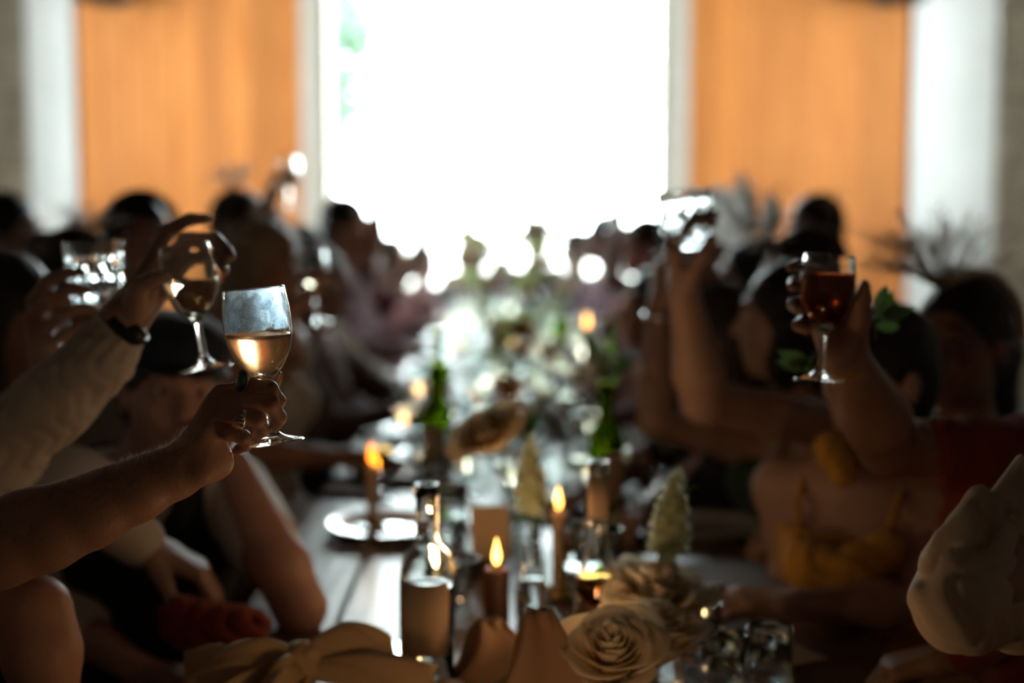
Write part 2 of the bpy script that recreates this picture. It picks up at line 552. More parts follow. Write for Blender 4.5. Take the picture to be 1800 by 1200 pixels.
def wood(name, c1, c2, rough=.5, grain=(2, 2, 24), axis='z', bump=.3, coat=0.0):
    m = bpy.data.materials.new(name)
    nt, N, L = nodes_of(m)
    b = N['Principled BSDF']; b.inputs['Roughness'].default_value = rough; b.inputs['Coat Weight'].default_value = coat
    b.inputs['Coat Roughness'].default_value = .2
    tc = N.new('ShaderNodeTexCoord'); mp = N.new('ShaderNodeMapping')
    s = {'z': (14, 14, 1.0), 'y': (14, 1.0, 14), 'x': (1.0, 14, 14)}[axis]
    mp.inputs['Scale'].default_value = s
    L.new(tc.outputs['Object'], mp.inputs[0])
    oi = N.new('ShaderNodeObjectInfo'); vm = N.new('ShaderNodeVectorMath'); vm.operation = 'ADD'
    ml = N.new('ShaderNodeVectorMath'); ml.operation = 'SCALE'; ml.inputs['Scale'].default_value = 40
    cmb = N.new('ShaderNodeCombineXYZ')
    for i in range(3): L.new(oi.outputs['Random'], cmb.inputs[i])
    L.new(cmb.outputs[0], ml.inputs[0])
    L.new(mp.outputs[0], vm.inputs[0]); L.new(ml.outputs[0], vm.inputs[1])
    n = N.new('ShaderNodeTexNoise'); n.inputs['Scale'].default_value = 1.6; n.inputs['Detail'].default_value = 7; n.inputs['Distortion'].default_value = .8
    L.new(vm.outputs[0], n.inputs['Vector'])
    cr = N.new('ShaderNodeValToRGB'); cr.color_ramp.elements[0].position = .3; cr.color_ramp.elements[1].position = .72
    cr.color_ramp.elements[0].color = (*c1, 1); cr.color_ramp.elements[1].color = (*c2, 1)
    L.new(n.outputs[0], cr.inputs[0])
    hs = N.new('ShaderNodeHueSaturation')
    mr = N.new('ShaderNodeMapRange'); mr.inputs['To Min'].default_value = .82; mr.inputs['To Max'].default_value = 1.14
    L.new(oi.outputs['Random'], mr.inputs[0]); L.new(mr.outputs[0], hs.inputs['Value'])
    L.new(cr.outputs[0], hs.inputs['Color']); L.new(hs.outputs[0], b.inputs['Base Color'])
    bp = N.new('ShaderNodeBump'); bp.inputs['Strength'].default_value = bump; bp.inputs['Distance'].default_value = .003
    L.new(n.outputs[0], bp.inputs['Height']); L.new(bp.outputs[0], b.inputs['Normal'])
    return m
M['panel_wood'] = wood('orange_pine_boards', (.66, .20, .035), (.88, .32, .075), .6)
M['table_wood'] = wood('dark_table_boards', (.05, .026, .016), (.12, .065, .04), .34, axis='y', bump=.5, coat=0)
M['dark_wood'] = wood('dark_timber', (.03, .02, .014), (.07, .045, .03), .6, axis='y')
M['trim'] = pbr('cream_painted_trim', (.72, .64, .54), .5, var=.04)
M['plaster'] = pbr('white_lime_plaster', (.92, .9, .86), .9, var=.05, scale=2, bump=.4, bscale=30)
M['masonry'] = pbr('beige_stone', (.46, .38, .28), .9, var=.2, scale=5, bump=.9, bscale=40)
M['mortar'] = pbr('grey_lime_mortar', (.2, .18, .15), .95, var=.2, scale=20)
M['dark_plaster'] = pbr('dark_plaster', (.2, .14, .1), .9, var=.15, scale=2)
M['concrete'] = pbr('dark_stone_floor', (.07, .06, .05), .5, var=.25, scale=2)
M['ceiling'] = pbr('dark_ceiling', (.12, .085, .06), .9, var=.2)
M['gravel'] = pbr('pale_gravel', (.42, .4, .36), .95, var=.2, scale=30)
M['bark'] = pbr('tree_bark', (.12, .09, .06), .9, var=.3)
M['tree_leaf'] = translucent('outdoor_leaf', (.17, .25, .19), .35, .5, var=.3, tcol=(.2, .3, .2))
M['black_metal'] = pbr('black_enamel', (.015, .015, .017), .35, var=0)

# ================================================================== the room
m = MB(); m.box(-SIDE_X-.3, -3.4, -.1, SIDE_X+.3, WALL_Y+.3, 0); struct('floor', m, M['concrete'])
m = MB(); m.box(-SIDE_X-.3, -3.4, 4.4, SIDE_X+.3, WALL_Y+.35, 4.55); ceil = struct('ceiling', m, M['ceiling'])
for k in range(7):
    y = -2.5 + k*2.1
    b = MB(); b.bbox(-SIDE_X, y-.1, 4.12, SIDE_X, y+.1, 4.398, .01); b.build('beam', M['dark_wood'], ceil, False)
m = MB(); m.box(-SIDE_X-.3, -3.4, 0, SIDE_X+.3, -3.2, 4.4); struct('wall_rear', m, M['dark_plaster'])
for sx, nm in ((-1, 'wall_left'), (1, 'wall_right')):
    m = MB()
    xa, xb = sorted((sx*SIDE_X, sx*(SIDE_X+.3)))
    ys = -3.2
    for (a, b) in ADDED_SIDE_WIN:
        m.box(xa, ys, 0, xb, a, 4.4)
        m.box(xa, a, 0, xb, b, .8); m.box(xa, a, 3.8, xb, b, 4.4)
        ys = b
    m.box(xa, ys, 0, xb, WALL_Y, 4.4)
    struct(nm, m, M['dark_plaster'])
    for (a, b) in ADDED_SIDE_WIN:
        fr = MB(); w = .07
        xc = sx*(SIDE_X+.16)
        fr.bbox(xc-.04, a, .8, xc+.04, a+w, 3.8); fr.bbox(xc-.04, b-w, .8, xc+.04, b, 3.8)
        fr.bbox(xc-.04, a+w, .8, xc+.04, b-w, .8+w); fr.bbox(xc-.04, a+w, 3.8-w, xc+.04, b-w, 3.8)
        wo_ = struct('added_window_2' if sx < 0 else 'added_window_3', fr, M['trim'])  # out-of-view window, added so daylight reaches the end wall
        mb = MB(); mb.bbox(xc-.025, (a+b)/2-.03, .8+w, xc+.025, (a+b)/2+.03, 3.8-w); mb.build('mullion', M['trim'], wo_, False)
        for (q0, q1) in ((a+w, (a+b)/2-.03), ((a+b)/2+.03, b-w)):
            g = MB(); g.box(xc-.003, q0, .8+w, xc+.003, q1, 3.8-w); g.build('pane', M['pane'], wo_, False)
        s = MB(); s.bbox(min(sx*(SIDE_X-.06), sx*(SIDE_X+.28)), a-.05, .74, max(sx*(SIDE_X-.06), sx*(SIDE_X+.28)), b+.05, .8); s.build('sill', M['trim'], wo_, False)

# end wall: stone outside, white plaster piers, pine board doors, cream window trim
XO = 3.66; XP = 3.30; XB0, XB1 = -1.60, 1.34
m = MB()
m.box(-SIDE_X, WALL_Y, 0, -XO, WALL_Y+.3, 4.4); m.box(XO, WALL_Y, 0, SIDE_X, WALL_Y+.3, 4.4)
m.box(-XO, WALL_Y+.02, 0, XB0+.03, WALL_Y+.3, 4.4); m.box(XB1-.03, WALL_Y+.02, 0, XO, WALL_Y+.3, 4.4)
m.box(XB0+.03, WALL_Y+.02, WTOP, XB1-.03, WALL_Y+.3, 4.4)
endw = struct('wall_far', m, M['mortar'])
for sx in (-1, 1):
    row = 0; z = 0.0
    while z < 4.3:
        h = rnd.choice((.2, .24, .28))
        h = min(h, 4.39-z)
        x = XO+.005
        while x < SIDE_X-.03:
            w = rnd.uniform(.32, .6)
            x1 = min(x+w, SIDE_X-.01)
            if SIDE_X-x1 < .15: x1 = SIDE_X-.01
            d = rnd.uniform(.012, .035)
            b = MB(); a0, a1 = sorted((sx*x, sx*(x1-.012)))
            b.bbox(a0, WALL_Y-d, z+.004, a1, WALL_Y+.05, z+h-.008, .008)
            b.build('stone', M['masonry'], endw, False)
            x = x1
        z += h
# white piers
for sx, (a, b) in ((-1, (-XO, -XP)), (1, (3.02, XO))):
    m = MB(); m.bbox(a, WALL_Y-.09, 0, b, WALL_Y+.1, 4.4, .01); struct('wall_pier', m, M['plaster'])
    m = MB(); m.bbox(a-.01, WALL_Y-.115, 0, b+.01, WALL_Y-.085, .16, .005); struct('baseboard_left' if sx < 0 else 'baseboard_right', m, M['trim'])
# boarded doors
for nm, x0, x1, n in (('door_1', -XP, XB0, 9), ('door_2', XB1, 3.02, 9)):
    m = MB(); m.box(x0, WALL_Y-.03, .02, x1, WALL_Y+.02, 3.95)
    d = struct(nm, m, M['dark_wood'])
    w = (x1-x0)/n
    me = None
    for k in range(n):
        b = MB(); b.bbox(x0+k*w+.003, WALL_Y-.056-rnd.random()*.004, .03, x0+(k+1)*w-.003, WALL_Y-.03, 3.94, .004)
        b.build('board', M['panel_wood'], d, False)
# window frame and glass
fr = MB()
fr.bbox(WX0-.03, WALL_Y-.02, 0, WX0+.02, WALL_Y+.12, WTOP); fr.bbox(WX1-.02, WALL_Y-.02, 0, WX1+.03, WALL_Y+.12, WTOP)
fr.bbox(WX0+.02, WALL_Y-.02, WTOP-.06, WX1-.02, WALL_Y+.12, WTOP); fr.bbox(WX0+.02, WALL_Y-.02, 0, WX1-.02, WALL_Y+.12, .06)
w1 = struct('window_1', fr, M['grey'] if False else M['trim'])
g = MB(); g.box(WX0+.02, WALL_Y+.04, .06, WX1-.02, WALL_Y+.05, WTOP-.06); g.build('pane', M['pane'], w1, False)
for i, (a, b) in enumerate(((XB0, WX0-.03), (WX1+.03, XB1))):
    m = MB(); m.bbox(a, WALL_Y-.075, 0, b, WALL_Y+.05, WTOP+.15, .006); struct('trim_%d' % (i+1), m, M['trim'])
m = MB(); m.bbox(XB0, WALL_Y-.08, WTOP, XB1, WALL_Y+.02, WTOP+.16, .006); struct('trim_3', m, M['trim'])

# black round wall lamps high on the board doors
for px, lab in ((197, 'black round wall lamp high on the left orange boards'), (1566, 'black round wall lamp high on the right orange boards')):
    c = P(px, -14, 10.72)
    r = empty('wall_lamp', (c.x, WALL_Y-.056, c.z)); tag(r, lab, 'lamp')
    mm = Matrix.Rotation(radians(90), 4, 'X')
    a = MB(); a.lathe([(0, 0), (.07, 0), (.07, .02), (0, .02)], 24, m=mm); a.build('base_plate', M['black_metal'], r)
    a = MB(); a.tube([(0, -.02, 0), (0, -.1, .02), (0, -.17, .05)], .014, 10); a.build('arm', M['black_metal'], r)
    a = MB(); a.lathe([(0, .02), (.05, .015), (.13, -.02), (.19, -.075), (.215, -.13), (.205, -.13), (.18, -.075), (.12, -.03), (.05, .0), (0, .004)], 32, m=Matrix.Translation((0, -.2, .06)) @ Matrix.Rotation(radians(-12), 4, 'X'))
    a.build('lamp_shade', M['black_metal'], r)
    a = MB(); a.lathe([(0, -.06), (.018, -.05), (.028, -.02), (.02, .01), (.012, .03), (0, .03)], 16, m=Matrix.Translation((0, -.2, .02))); a.build('bulb', M['glass'], r)

# outside: pale yard and a tree to the left of the view
m = MB(); m.box(-30, WALL_Y+.35, -.12, 30, WALL_Y+60, -.02); tag(struct('ground', m, M['gravel']), kind='structure')
def leaf_mesh(name, L=.12, W=.05, mat=None, curl=.15):
    b = MB()
    def fn(u, v):
        w = sin(pi*min(1, v*1.02))**.8*W/2
        return V(((u-.5)*2*w, v*L, curl*L*(-(2*v-1)**2) + abs(u-.5)*W*.5))
    b.grid(fn, 3, 6)
    return new_mesh(name, b.v, b.f)
def tree(name, base, height, crown_r, label, n=2600, seed=1, cz=.62):
    r = random.Random(seed)
    root = empty(name, base); tag(root, label, 'tree')
    t = MB(); pts = [V((0, 0, 0)), V((.06, .03, height*.3)), V((-.04, 0, height*.55)), V((.05, 0, height*.85))]
    t.tube(pts, [.16, .12, .08, .03], 10)
    for k in range(9):
        a = r.uniform(0, 2*pi); z = height*r.uniform(.2, .75)
        e = V((cos(a)*crown_r*.7, sin(a)*crown_r*.7, z+height*.15))
        t.tube([V((0, 0, z)), (V((0, 0, z))+e)/2+V((0, 0, .05)), e], [.05, .035, .012], 6)
    t.build('trunk', M['bark'], root)
    vs = []; fs = []
    lf = MB(); lf.grid(lambda u, v: V(((u-.5)*2*sin(pi*v)**.8*.045, v*.2, 0)), 2, 4)
    for k in range(n):
        d = V((r.gauss(0, 1), r.gauss(0, 1), r.gauss(0, 1))).normalized()*crown_r*r.uniform(.45, 1)**.6
        c = V((d.x, d.y, height*cz + d.z*height*.42/crown_r))
        c += V((noise.noise(c*1.5), noise.noise(c*1.5+V((9,0,0))), noise.noise(c*1.5+V((0,9,0)))))*.4
        q = Quaternion((r.gauss(0,1), r.gauss(0,1), r.gauss(0,1), r.gauss(0,1))).normalized()
        n0 = len(vs); vs += [c+q @ x for x in lf.v]; fs += [tuple(i+n0 for i in f) for f in lf.f]
    o = obj('foliage', new_mesh('foliage', vs, fs, False), M['tree_leaf'], root); o['kind'] = 'stuff'
tree('tree', (-2.5, 15.2, -.02), 5.6, 1.0, 'green leafy tree outside the far window, at its left edge', 9000, 3)
tree('tree', (2.55, 16.8, -.02), 5.0, .85, 'green leafy tree outside the far window, at its right edge', 5000, 5)

# ================================================================== the table
TX0, TX1, TY0, TY1 = -.45, .56, .95, 8.7
tb = empty('banquet_table', (0, (TY0+TY1)/2, 0)); tag(tb, 'long dark boarded banquet table laid with glasses, candles and flowers', 'table')
ty = (TY0+TY1)/2
nb = 6; w = (TX1-TX0)/nb
for k in range(nb):
    b = MB(); b.bbox(TX0+k*w+.002, TY0-ty, TABLE_Z-.035-rnd.random()*.001, TX0+(k+1)*w-.002, TY1-ty, TABLE_Z-rnd.random()*.0015, .0035)
    b.build('board', M['table_wood'], tb, False)
for y in (TY0+.25, 3.4, 5.9, TY1-.3):
    b = MB(); b.bbox(TX0+.08, y-.05-ty, TABLE_Z-.13, TX1-.08, y+.05-ty, TABLE_Z-.036, .004); b.build('rail', M['dark_wood'], tb, False)
    for sx in (TX0+.14, TX1-.14):
        b = MB(); b.bbox(sx-.04, y-.04-ty, 0, sx+.04, y+.04-ty, TABLE_Z-.13, .004); b.build('leg', M['dark_wood'], tb, False)
bn = empty('bench', (-.05, 9.36, 0)); tag(bn, 'short dark wooden bench at the head of the table', 'bench')
b = MB(); b.bbox(-.62, -.16, .41, .62, .16, .45, .004); b.build('seat', M['dark_wood'], bn, False)
for x in (-.5, .5):
    b = MB(); b.bbox(x-.03, -.13, 0, x+.03, .13, .41, .004); b.build('leg', M['dark_wood'], bn, False)
# benches along both sides
for x, lab in ((-.84, 'plain dark wooden bench under the guests on the left'), (.98, 'plain dark wooden bench under the guests on the right')):
    bn = empty('bench', (x, 4.9, 0)); tag(bn, lab, 'bench')
    b = MB(); b.bbox(-.17, -4.0, .41, .17, 4.0, .45, .004); b.build('seat', M['dark_wood'], bn, False)
    for y in (-3.7, -1.2, 1.2, 3.7):
        b = MB(); b.bbox(-.14, y-.03, 0, .14, y+.03, .41, .004); b.build('leg', M['dark_wood'], bn, False)

# ================================================================== people
UP = V((0, 0, 1))
def ik(S, W, a, b, pole):
    """elbow for shoulder S and wrist W"""
    d = W-S; L = d.length
    if L > (a+b)*.995:
        k = L/((a+b)*.995); a *= k; b *= k
    x = (a*a-b*b+L*L)/(2*L)
    h = sqrt(max(a*a-x*x, 0))
    n = d.normalized(); p = (V(pole)-n*V(pole).dot(n)).normalized()
    return S+n*x+p*h

def hand_chains(w, u, n, right=True, curl=(38, 42, 30), s=1.0, spread=1.0, thumb=1.0):
    """wrist w, fingers run along u, palm faces n; returns capsule chains and the nail/grip points"""
    u = V(u).normalized(); n = V(n); n = (n-u*n.dot(u)).normalized()
    v = u.cross(n) if right else n.cross(u)          # towards the thumb
    ch = []
    mc = [(.088, .027), (.092, .008), (.088, -.011), (.080, -.029)]
    sl = [(.042, .025, .020), (.046, .029, .021), (.042, .027, .020), (.033, .020, .018)]
    rr = [.0088, .009, .0085, .0075]
    tips = []
    for i in range(4):
        base = w+(u*mc[i][0]+v*mc[i][1]*spread)*s
        ch.append(([w+v*mc[i][1]*.45*s+u*.005, base], [.016*s, (rr[i]+.003)*s], .014))
        a = 0; p = base; pts = [base]; fan = (1.5-i)*.05*spread
        for j in range(3):
            a += radians(curl[j])
            d = (u*cos(a)+n*sin(a)+v*fan*cos(a)).normalized()
            p = p+d*sl[i][j]*s; pts.append(p)
        ch.append((pts, [rr[i]*1.05*s, rr[i]*s, rr[i]*.92*s, rr[i]*.78*s], .005))
        tips.append(p)
    t0 = w+(u*.02+v*.02+n*.008)*s
    t1 = t0+(u*.028+v*.024+n*.016*thumb)*s
    t2 = t1+(u*.026+v*.010+n*.022*thumb)*s
    t3 = t2+(u*.022+v*.002+n*.018*thumb)*s
    ch.append(([t0, t1, t2, t3], [.017*s, .0125*s, .0105*s, .0085*s], .008))
    ch.append(([w-u*.01, w+u*.03-v*.022*s], [.021*s, .017*s], .015))
    return ch

def arm_field(F, S, E, W, g=0.0, s=1.0, upto='hand'):
    """bare arm capsules from shoulder S through elbow E to wrist W, g thicker"""
    F.rc(S, (.046*s+g), S.lerp(E, .55), (.041*s+g), .02)
    F.rc(S.lerp(E, .55), .041*s+g, E, .036*s+g, .02)
    if upto == 'elbow': return
    m = E.lerp(W, .28)
    F.rc(E, .037*s+g, m, .041*s+g, .02)
    F.rc(m, .041*s+g, W, .025*s+g, .02)

def person(loc_hint, label, head, face, lean=8, skin='skin_b', hair=('hair_brown', 'short'), top=('black', 'long'), bottom='jeans',
           left=None, right=None, female=False, look=None, nod=0, voxel=.012, s=1.0, group=None, roll=0, neck=None, topname=None, details=True):
    """head: head centre; face: direction the chest faces in degrees (0 = +x); left/right: dict(e=, w=, hand=chains | dict)"""
    head = V(head)
    f = V((cos(radians(face)), sin(radians(face)), 0)); l = UP.cross(f)
    la = radians(face if look is None else look)
    hf = V((cos(la), sin(la), 0)); hl = UP.cross(hf)
    q = Quaternion(hl, radians(nod)) @ Quaternion(hf, radians(roll))
    hf = q @ hf; hl = q @ hl; hu = hf.cross(hl)
    Nk = V(neck) if neck is not None else head - hu*.135 - hf*.025 - UP*.02
    Tn = (f*sin(radians(lean))+UP*cos(radians(lean)))
    hipz = .50
    Lt = (Nk.z-hipz)/Tn.z; s_t = Lt/.53
    hip = Nk - Tn*Lt
    hw = .15 if female else .172
    root = empty('person', (hip.x, hip.y, 0)); tag(root, label, 'person', group)
    base = V((hip.x, hip.y, 0))
    def torso(F, g=0.0, legs=True, arms=True):
        wv = .9 if female else 1.0
        wa = hip+Tn*.17*s_t; chst = hip+Tn*.34*s_t; up_ = hip+Tn*.455*s_t
        F.ec(hip+UP*.03, (.165+g, .125+g), wa, (.128*wv+g, .095+g), l, .05)
        F.ec(wa, (.128*wv+g, .095+g), chst, (.15*wv+g, .112+g), l, .05)
        F.ec(chst, (.15*wv+g, .108+g), up_, (.135*wv+g, .08+g), l, .05)
        for sg in (1, -1):
            F.rc(up_+Tn*.015, .055+g, SH[sg]-UP*.005, .047+g, .035)
        if female:
            for sg in (1, -1): F.el(chst+f*.085+l*sg*.062+Tn*.01, (f*(.05+g), l*(.055+g), Tn*(.055+g)), .03)
    SH = {}
    for sg in (1, -1):
        SH[sg] = hip+Tn*.455*s_t + l*sg*hw
    arms = {}
    for sg, a in ((1, left), (-1, right)):
        S = SH[sg]
        if a is None:
            side = l*sg
            E = S - UP*.22 + f*.13 + side*.05
            W = E + f*.2 - side*.12; 
            W.z = max(TABLE_Z+.035, E.z-.02) if True else W.z
            E = ik(S, W, .27, .245, -UP*.6+side*.8-f*.2)
            if E.z < TABLE_Z+.05 and abs(E.x-.05) < .52: E.z = TABLE_Z+.05
            hd = hand_chains(W, (W-E)-UP*(W-E).z, -UP+side*.15, sg < 0, (25, 30, 20))
            a = dict(e=E, w=W, hand=hd)
        else:
            a = dict(a); a['w'] = V(a['w'])
            if a.get('e') is None:
                a['e'] = ik(S, a['w'], .28, .25, a.get('pole', -UP+l*sg*.5))
            a['e'] = V(a['e'])
            if a.get('s') is not None: S = V(a['s']); SH[sg] = S
        arms[sg] = (SH[sg], a['e'], a['w'], a)
    # --- coarse body
    B = Field(voxel)
    torso(B)
    nb_ = head-hu*.075-hf*.02
    B.rc(Nk-Tn*.05, .056, nb_, .05, .035)
    for sg in (1, -1):
        hp = hip+l*sg*.09
        kn = hp+f*.42; kn.z = .52
        an = kn+f*.03; an.z = .10
        B.rc(hp, .085, kn, .058, .03); B.rc(kn, .056, an, .036, .03); B.rc(an-UP*.05, .035, an+f*.13-UP*.065, .028, .02)
        B.rc(SH[sg], .05, SH[sg].lerp(arms[sg][1], .5), .038, .03)
    parts = [B.mesh()]
    # --- head, finer
    H = Field(min(voxel, .006))
    H.el(head+hu*.018-hf*.008, (hf*.098, hl*.077, hu*.098), .02)
    H.el(head+hf*.028-hu*.05, (hf*.066, hl*.056, hu*.066), .035)
    H.rc(head+hf*.06-hu*.095, .02, head+hf*.062-hu*.09, .02, .02)      # chin
    H.rc(head+hf*.086+hu*.018, .008, head+hf*.108-hu*.022, .012, .012)   # nose
    H.el(head+hf*.098-hu*.026, (hf*.012, hl*.018, hu*.009), .008)
    H.el(head+hf*.083+hu*.033, (hf*.016, hl*.05, hu*.011), .015)         # brow
    H.el(head+hf*.088-hu*.052, (hf*.012, hl*.024, hu*.006), .005)        # lips
    H.el(head+hf*.087-hu*.062, (hf*.011, hl*.020, hu*.006), .005)
    for sg in (1, -1):
        H.el(head+hf*.098+hl*sg*.032+hu*.013, (hf*.013, hl*.016, hu*.007), .010, True)
        H.el(head-hf*.004+hl*sg*.079-hu*.008, (hf*.018, hl*.007, hu*.032), .008)
        H.el(head+hf*.068+hl*sg*.036-hu*.02, (hf*.02, hl*.02, hu*.02), .02)
    H.rc(head-hu*.06-hf*.02, .052, Nk-Tn*.03, .052, .03)
    parts.append(H.mesh())
    for sg in (1, -1):
        S, E, W, a = arms[sg]
        vx = a.get('voxel', .007 if voxel > .01 else .005)
        A = Field(vx)
        asz = a.get('size', .88 if female else 1.0)
        arm_field(A, S, E, W, 0, asz)
        for spec in (a.get('hand') or []):
            pts, rads, k = spec
            A.chain([V(p) for p in pts], rads, k)
        parts.append(A.mesh())
    parts = [(p-np.array(base), fc) for p, fc in parts]
    obj('body', field_mesh('body', parts), M[skin], root)
    # --- clothes
    tm, ts = top
    g = .014
    C = Field(max(.008, voxel))
    torso(C, g)
    if ts == 'strapless':
        C.cut(hip+Tn*.40*s_t+f*.02, Tn)
    elif ts == 'straps':
        C.cut(hip+Tn*.40*s_t+f*.05, Tn-f*.15)
    else:
        C.el(Nk+f*.03+UP*.015, (f*.085, l*.075, UP*.10), .01, True)
    for sg in (1, -1):
        S, E, W, a = arms[sg]
        st = a.get('sleeve', ts); gs = a.get('sleeve_g', .011)
        asz = a.get('size', .88 if female else 1.0)
        if st == 'long':
            arm_field(C, S, E, W-(W-E).normalized()*.02, gs, asz)
        elif st == 'rolled':
            C.rc(S, .048+gs, E, .042+gs, .02); C.rc(E, .042+gs, E.lerp(W, .25), .048+gs, .02)
        elif st == 'short':
            C.rc(S, .05+gs, S.lerp(E, .45), .05+gs, .02)
    nm = topname or ('dress' if female else 'shirt')
    if ts in ('straps', 'strapless') or nm == 'dress':
        C.ec(hip+UP*.03, (.18, .14), hip+f*.2+UP*.02, (.19, .11), l, .05)
        for sg in (1, -1): C.rc(hip+l*sg*.07, .1, hip+l*sg*.08+f*.40+UP*.02, .08, .04)
    pos, q_ = C.mesh()
    obj(nm, field_mesh(nm, [(pos-np.array(base), q_)]), M[tm], root)
    if ts == 'straps':
        for sg in (1, -1):
            b = MB(); c0 = hip+Tn*.39*s_t+f*.115+l*sg*.075
            b.tube([p-base for p in (c0, hip+Tn*.45*s_t+f*.096+l*sg*.085, hip+Tn*.50*s_t+f*.03+l*sg*.09, hip+Tn*.47*s_t-f*.08+l*sg*.08)], .006, 6)
            b.build('strap', M[tm], root)
    if nm != 'dress':
        Tr = Field(max(.010, voxel))
        Tr.ec(hip+UP*.03, (.178, .137), hip+Tn*.06, (.16, .125), l, .04)
        for sg in (1, -1):
            hp = hip+l*sg*.09; kn = hp+f*.42; kn.z = .52; an = kn+f*.03; an.z = .13
            Tr.rc(hp, .098, kn, .071, .03); Tr.rc(kn, .069, an, .052, .03)
        pos, q_ = Tr.mesh(); obj('trousers', field_mesh('trousers', [(pos-np.array(base), q_)]), M[bottom], root)
    for sg in (1, -1):
        kn = hip+l*sg*.09+f*.42; an = kn+f*.03; an.z = .05
        Sh = Field(.010); Sh.rc(an+V((0,0,.0))-f*.02, .044, an+f*.135-UP*.012, .036, .03); Sh.cut(an-UP*.047, -UP)
        pos, q_ = Sh.mesh(); obj('shoe', field_mesh('shoe', [(pos-np.array(base), q_)]), M['strap'], root)
    # --- hair
    hm, hs = hair
    if hs != 'none':
        R = Field(max(.006, voxel*.75))
        R.el(head+hu*.034-hf*.018, (hf*.103, hl*.086, hu*.098), .02)
        R.el(head-hf*.04-hu*.01, (hf*.072, hl*.083, hu*.09), .02)
        R.el(head+hf*.108-hu*.035, (hf*.085, hl*.066, hu*.098), .01, True)
        if hs in ('long', 'ponytail', 'band'):
            if hs != 'ponytail':
                for sg in (1, -1):
                    R.chain([head+hl*sg*.07-hf*.01, head+hl*sg*.083-hf*.02-hu*.09, head+hl*sg*.08-hu*.19+hf*.01, head+hl*sg*.07-hu*.27+hf*.01], [.03, .034, .032, .015], .02)
                R.chain([head-hf*.06, head-hf*.09-hu*.12, head-hf*.1-hu*.26], [.07, .07, .05], .03)
            else:
                R.chain([head-hf*.08+hu*.06, head-hf*.135+hu*.055, head-hf*.165-hu*.03, head-hf*.165-hu*.14, head-hf*.15-hu*.24], [.03, .045, .05, .042, .018], .02)
        elif hs == 'bun':
            R.el(head-hf*.1+hu*.075, (hf*.045, hl*.05, hu*.045), .02)
        elif hs == 'bob':
            for sg in (1, -1):
                R.chain([head+hl*sg*.07-hf*.01, head+hl*sg*.083-hu*.08, head+hl*sg*.075-hu*.12], [.03, .034, .022], .02)
            R.chain([head-hf*.06, head-hf*.07-hu*.11], [.07, .06], .03)
        sd = rnd.uniform(0, 9)
        wp = lambda X, Y, Z: .0022*np.sin((X*hl.x+Y*hl.y+Z*hl.z)*420+sd+3*np.sin(Z*40+X*30)) 
        pos, q_ = R.mesh(wp)
        obj('hair', field_mesh('hair', [(pos-np.array(base), q_)]), M[hm], root)
    if details:
        for sg in (1, -1):
            e = MB(); c = head+hf*.0745+hl*sg*.031+hu*.012-base; er = .0115
            e.lathe([(er*sin(pi*j/8), -er*cos(pi*j/8)) for j in range(9)], 14, m=Matrix.Translation(c)); eo = e.build('eye', M['eye'], root)
            e = MB(); e.lathe([(0, er*1.03), (er*.28, er*1.0), (er*.52, er*.86)], 14, m=axis_mat(c, hf)); e.build('iris', M['brow'], eo)
            bt = head+hl*sg*.0+hf*.098+hu*.036-base
            e = MB(); e.tube([bt+hl*sg*.014-hf*.001, bt+hl*sg*.03+hu*.004-hf*.006, bt+hl*sg*.047-hu*.001-hf*.018], [.003, .0035, .002], 6); e.build('eyebrow', M['brow'] if hm != 'hair_blonde' else M[hm], root)
    return dict(root=root, base=base, head=head, hf=hf, hl=hl, hu=hu, f=f, l=l, T=Tn, hip=hip, neck=Nk, arms=arms, s_t=s_t)

# ------------------------------------------------------------------ glasses
GP_OUT = [(0, .0), (.0325, .0), (.0335, .0009), (.033, .0018), (.026, .0032), (.015, .0065), (.0085, .012), (.0055, .019), (.0047, .030), (.0047, .050),
          (.0055, .060), (.0085, .0665), (.0135, .0705), (.0205, .078), (.0275, .089), (.0325, .102), (.0352, .116), (.0357, .128), (.0350, .142), (.0335, .155), (.0325, .163)]
GP_IN = [(.0318, .1636), (.0312, .163), (.0323, .155), (.0338, .142), (.0345, .128), (.0340, .116), (.0313, .102), (.0263, .0895), (.0192, .0795), (.0115, .0735), (0, .0715)]
def resample(prof, n):
    """smooth a profile through its points"""
    out = []
    for i in range(len(prof)-1):
        p0 = prof[max(i-1, 0)]; p1 = prof[i]; p2 = prof[i+1]; p3 = prof[min(i+2, len(prof)-1)]
        for k in range(n):
            t = k/n
            c = [.5*((2*p1[j])+(-p0[j]+p2[j])*t+(2*p0[j]-5*p1[j]+4*p2[j]-p3[j])*t*t+(-p0[j]+3*p1[j]-3*p2[j]+p3[j])*t**3) for j in (0, 1)]
            out.append((max(c[0], 0), c[1]))
    out.append(prof[-1])
    return out
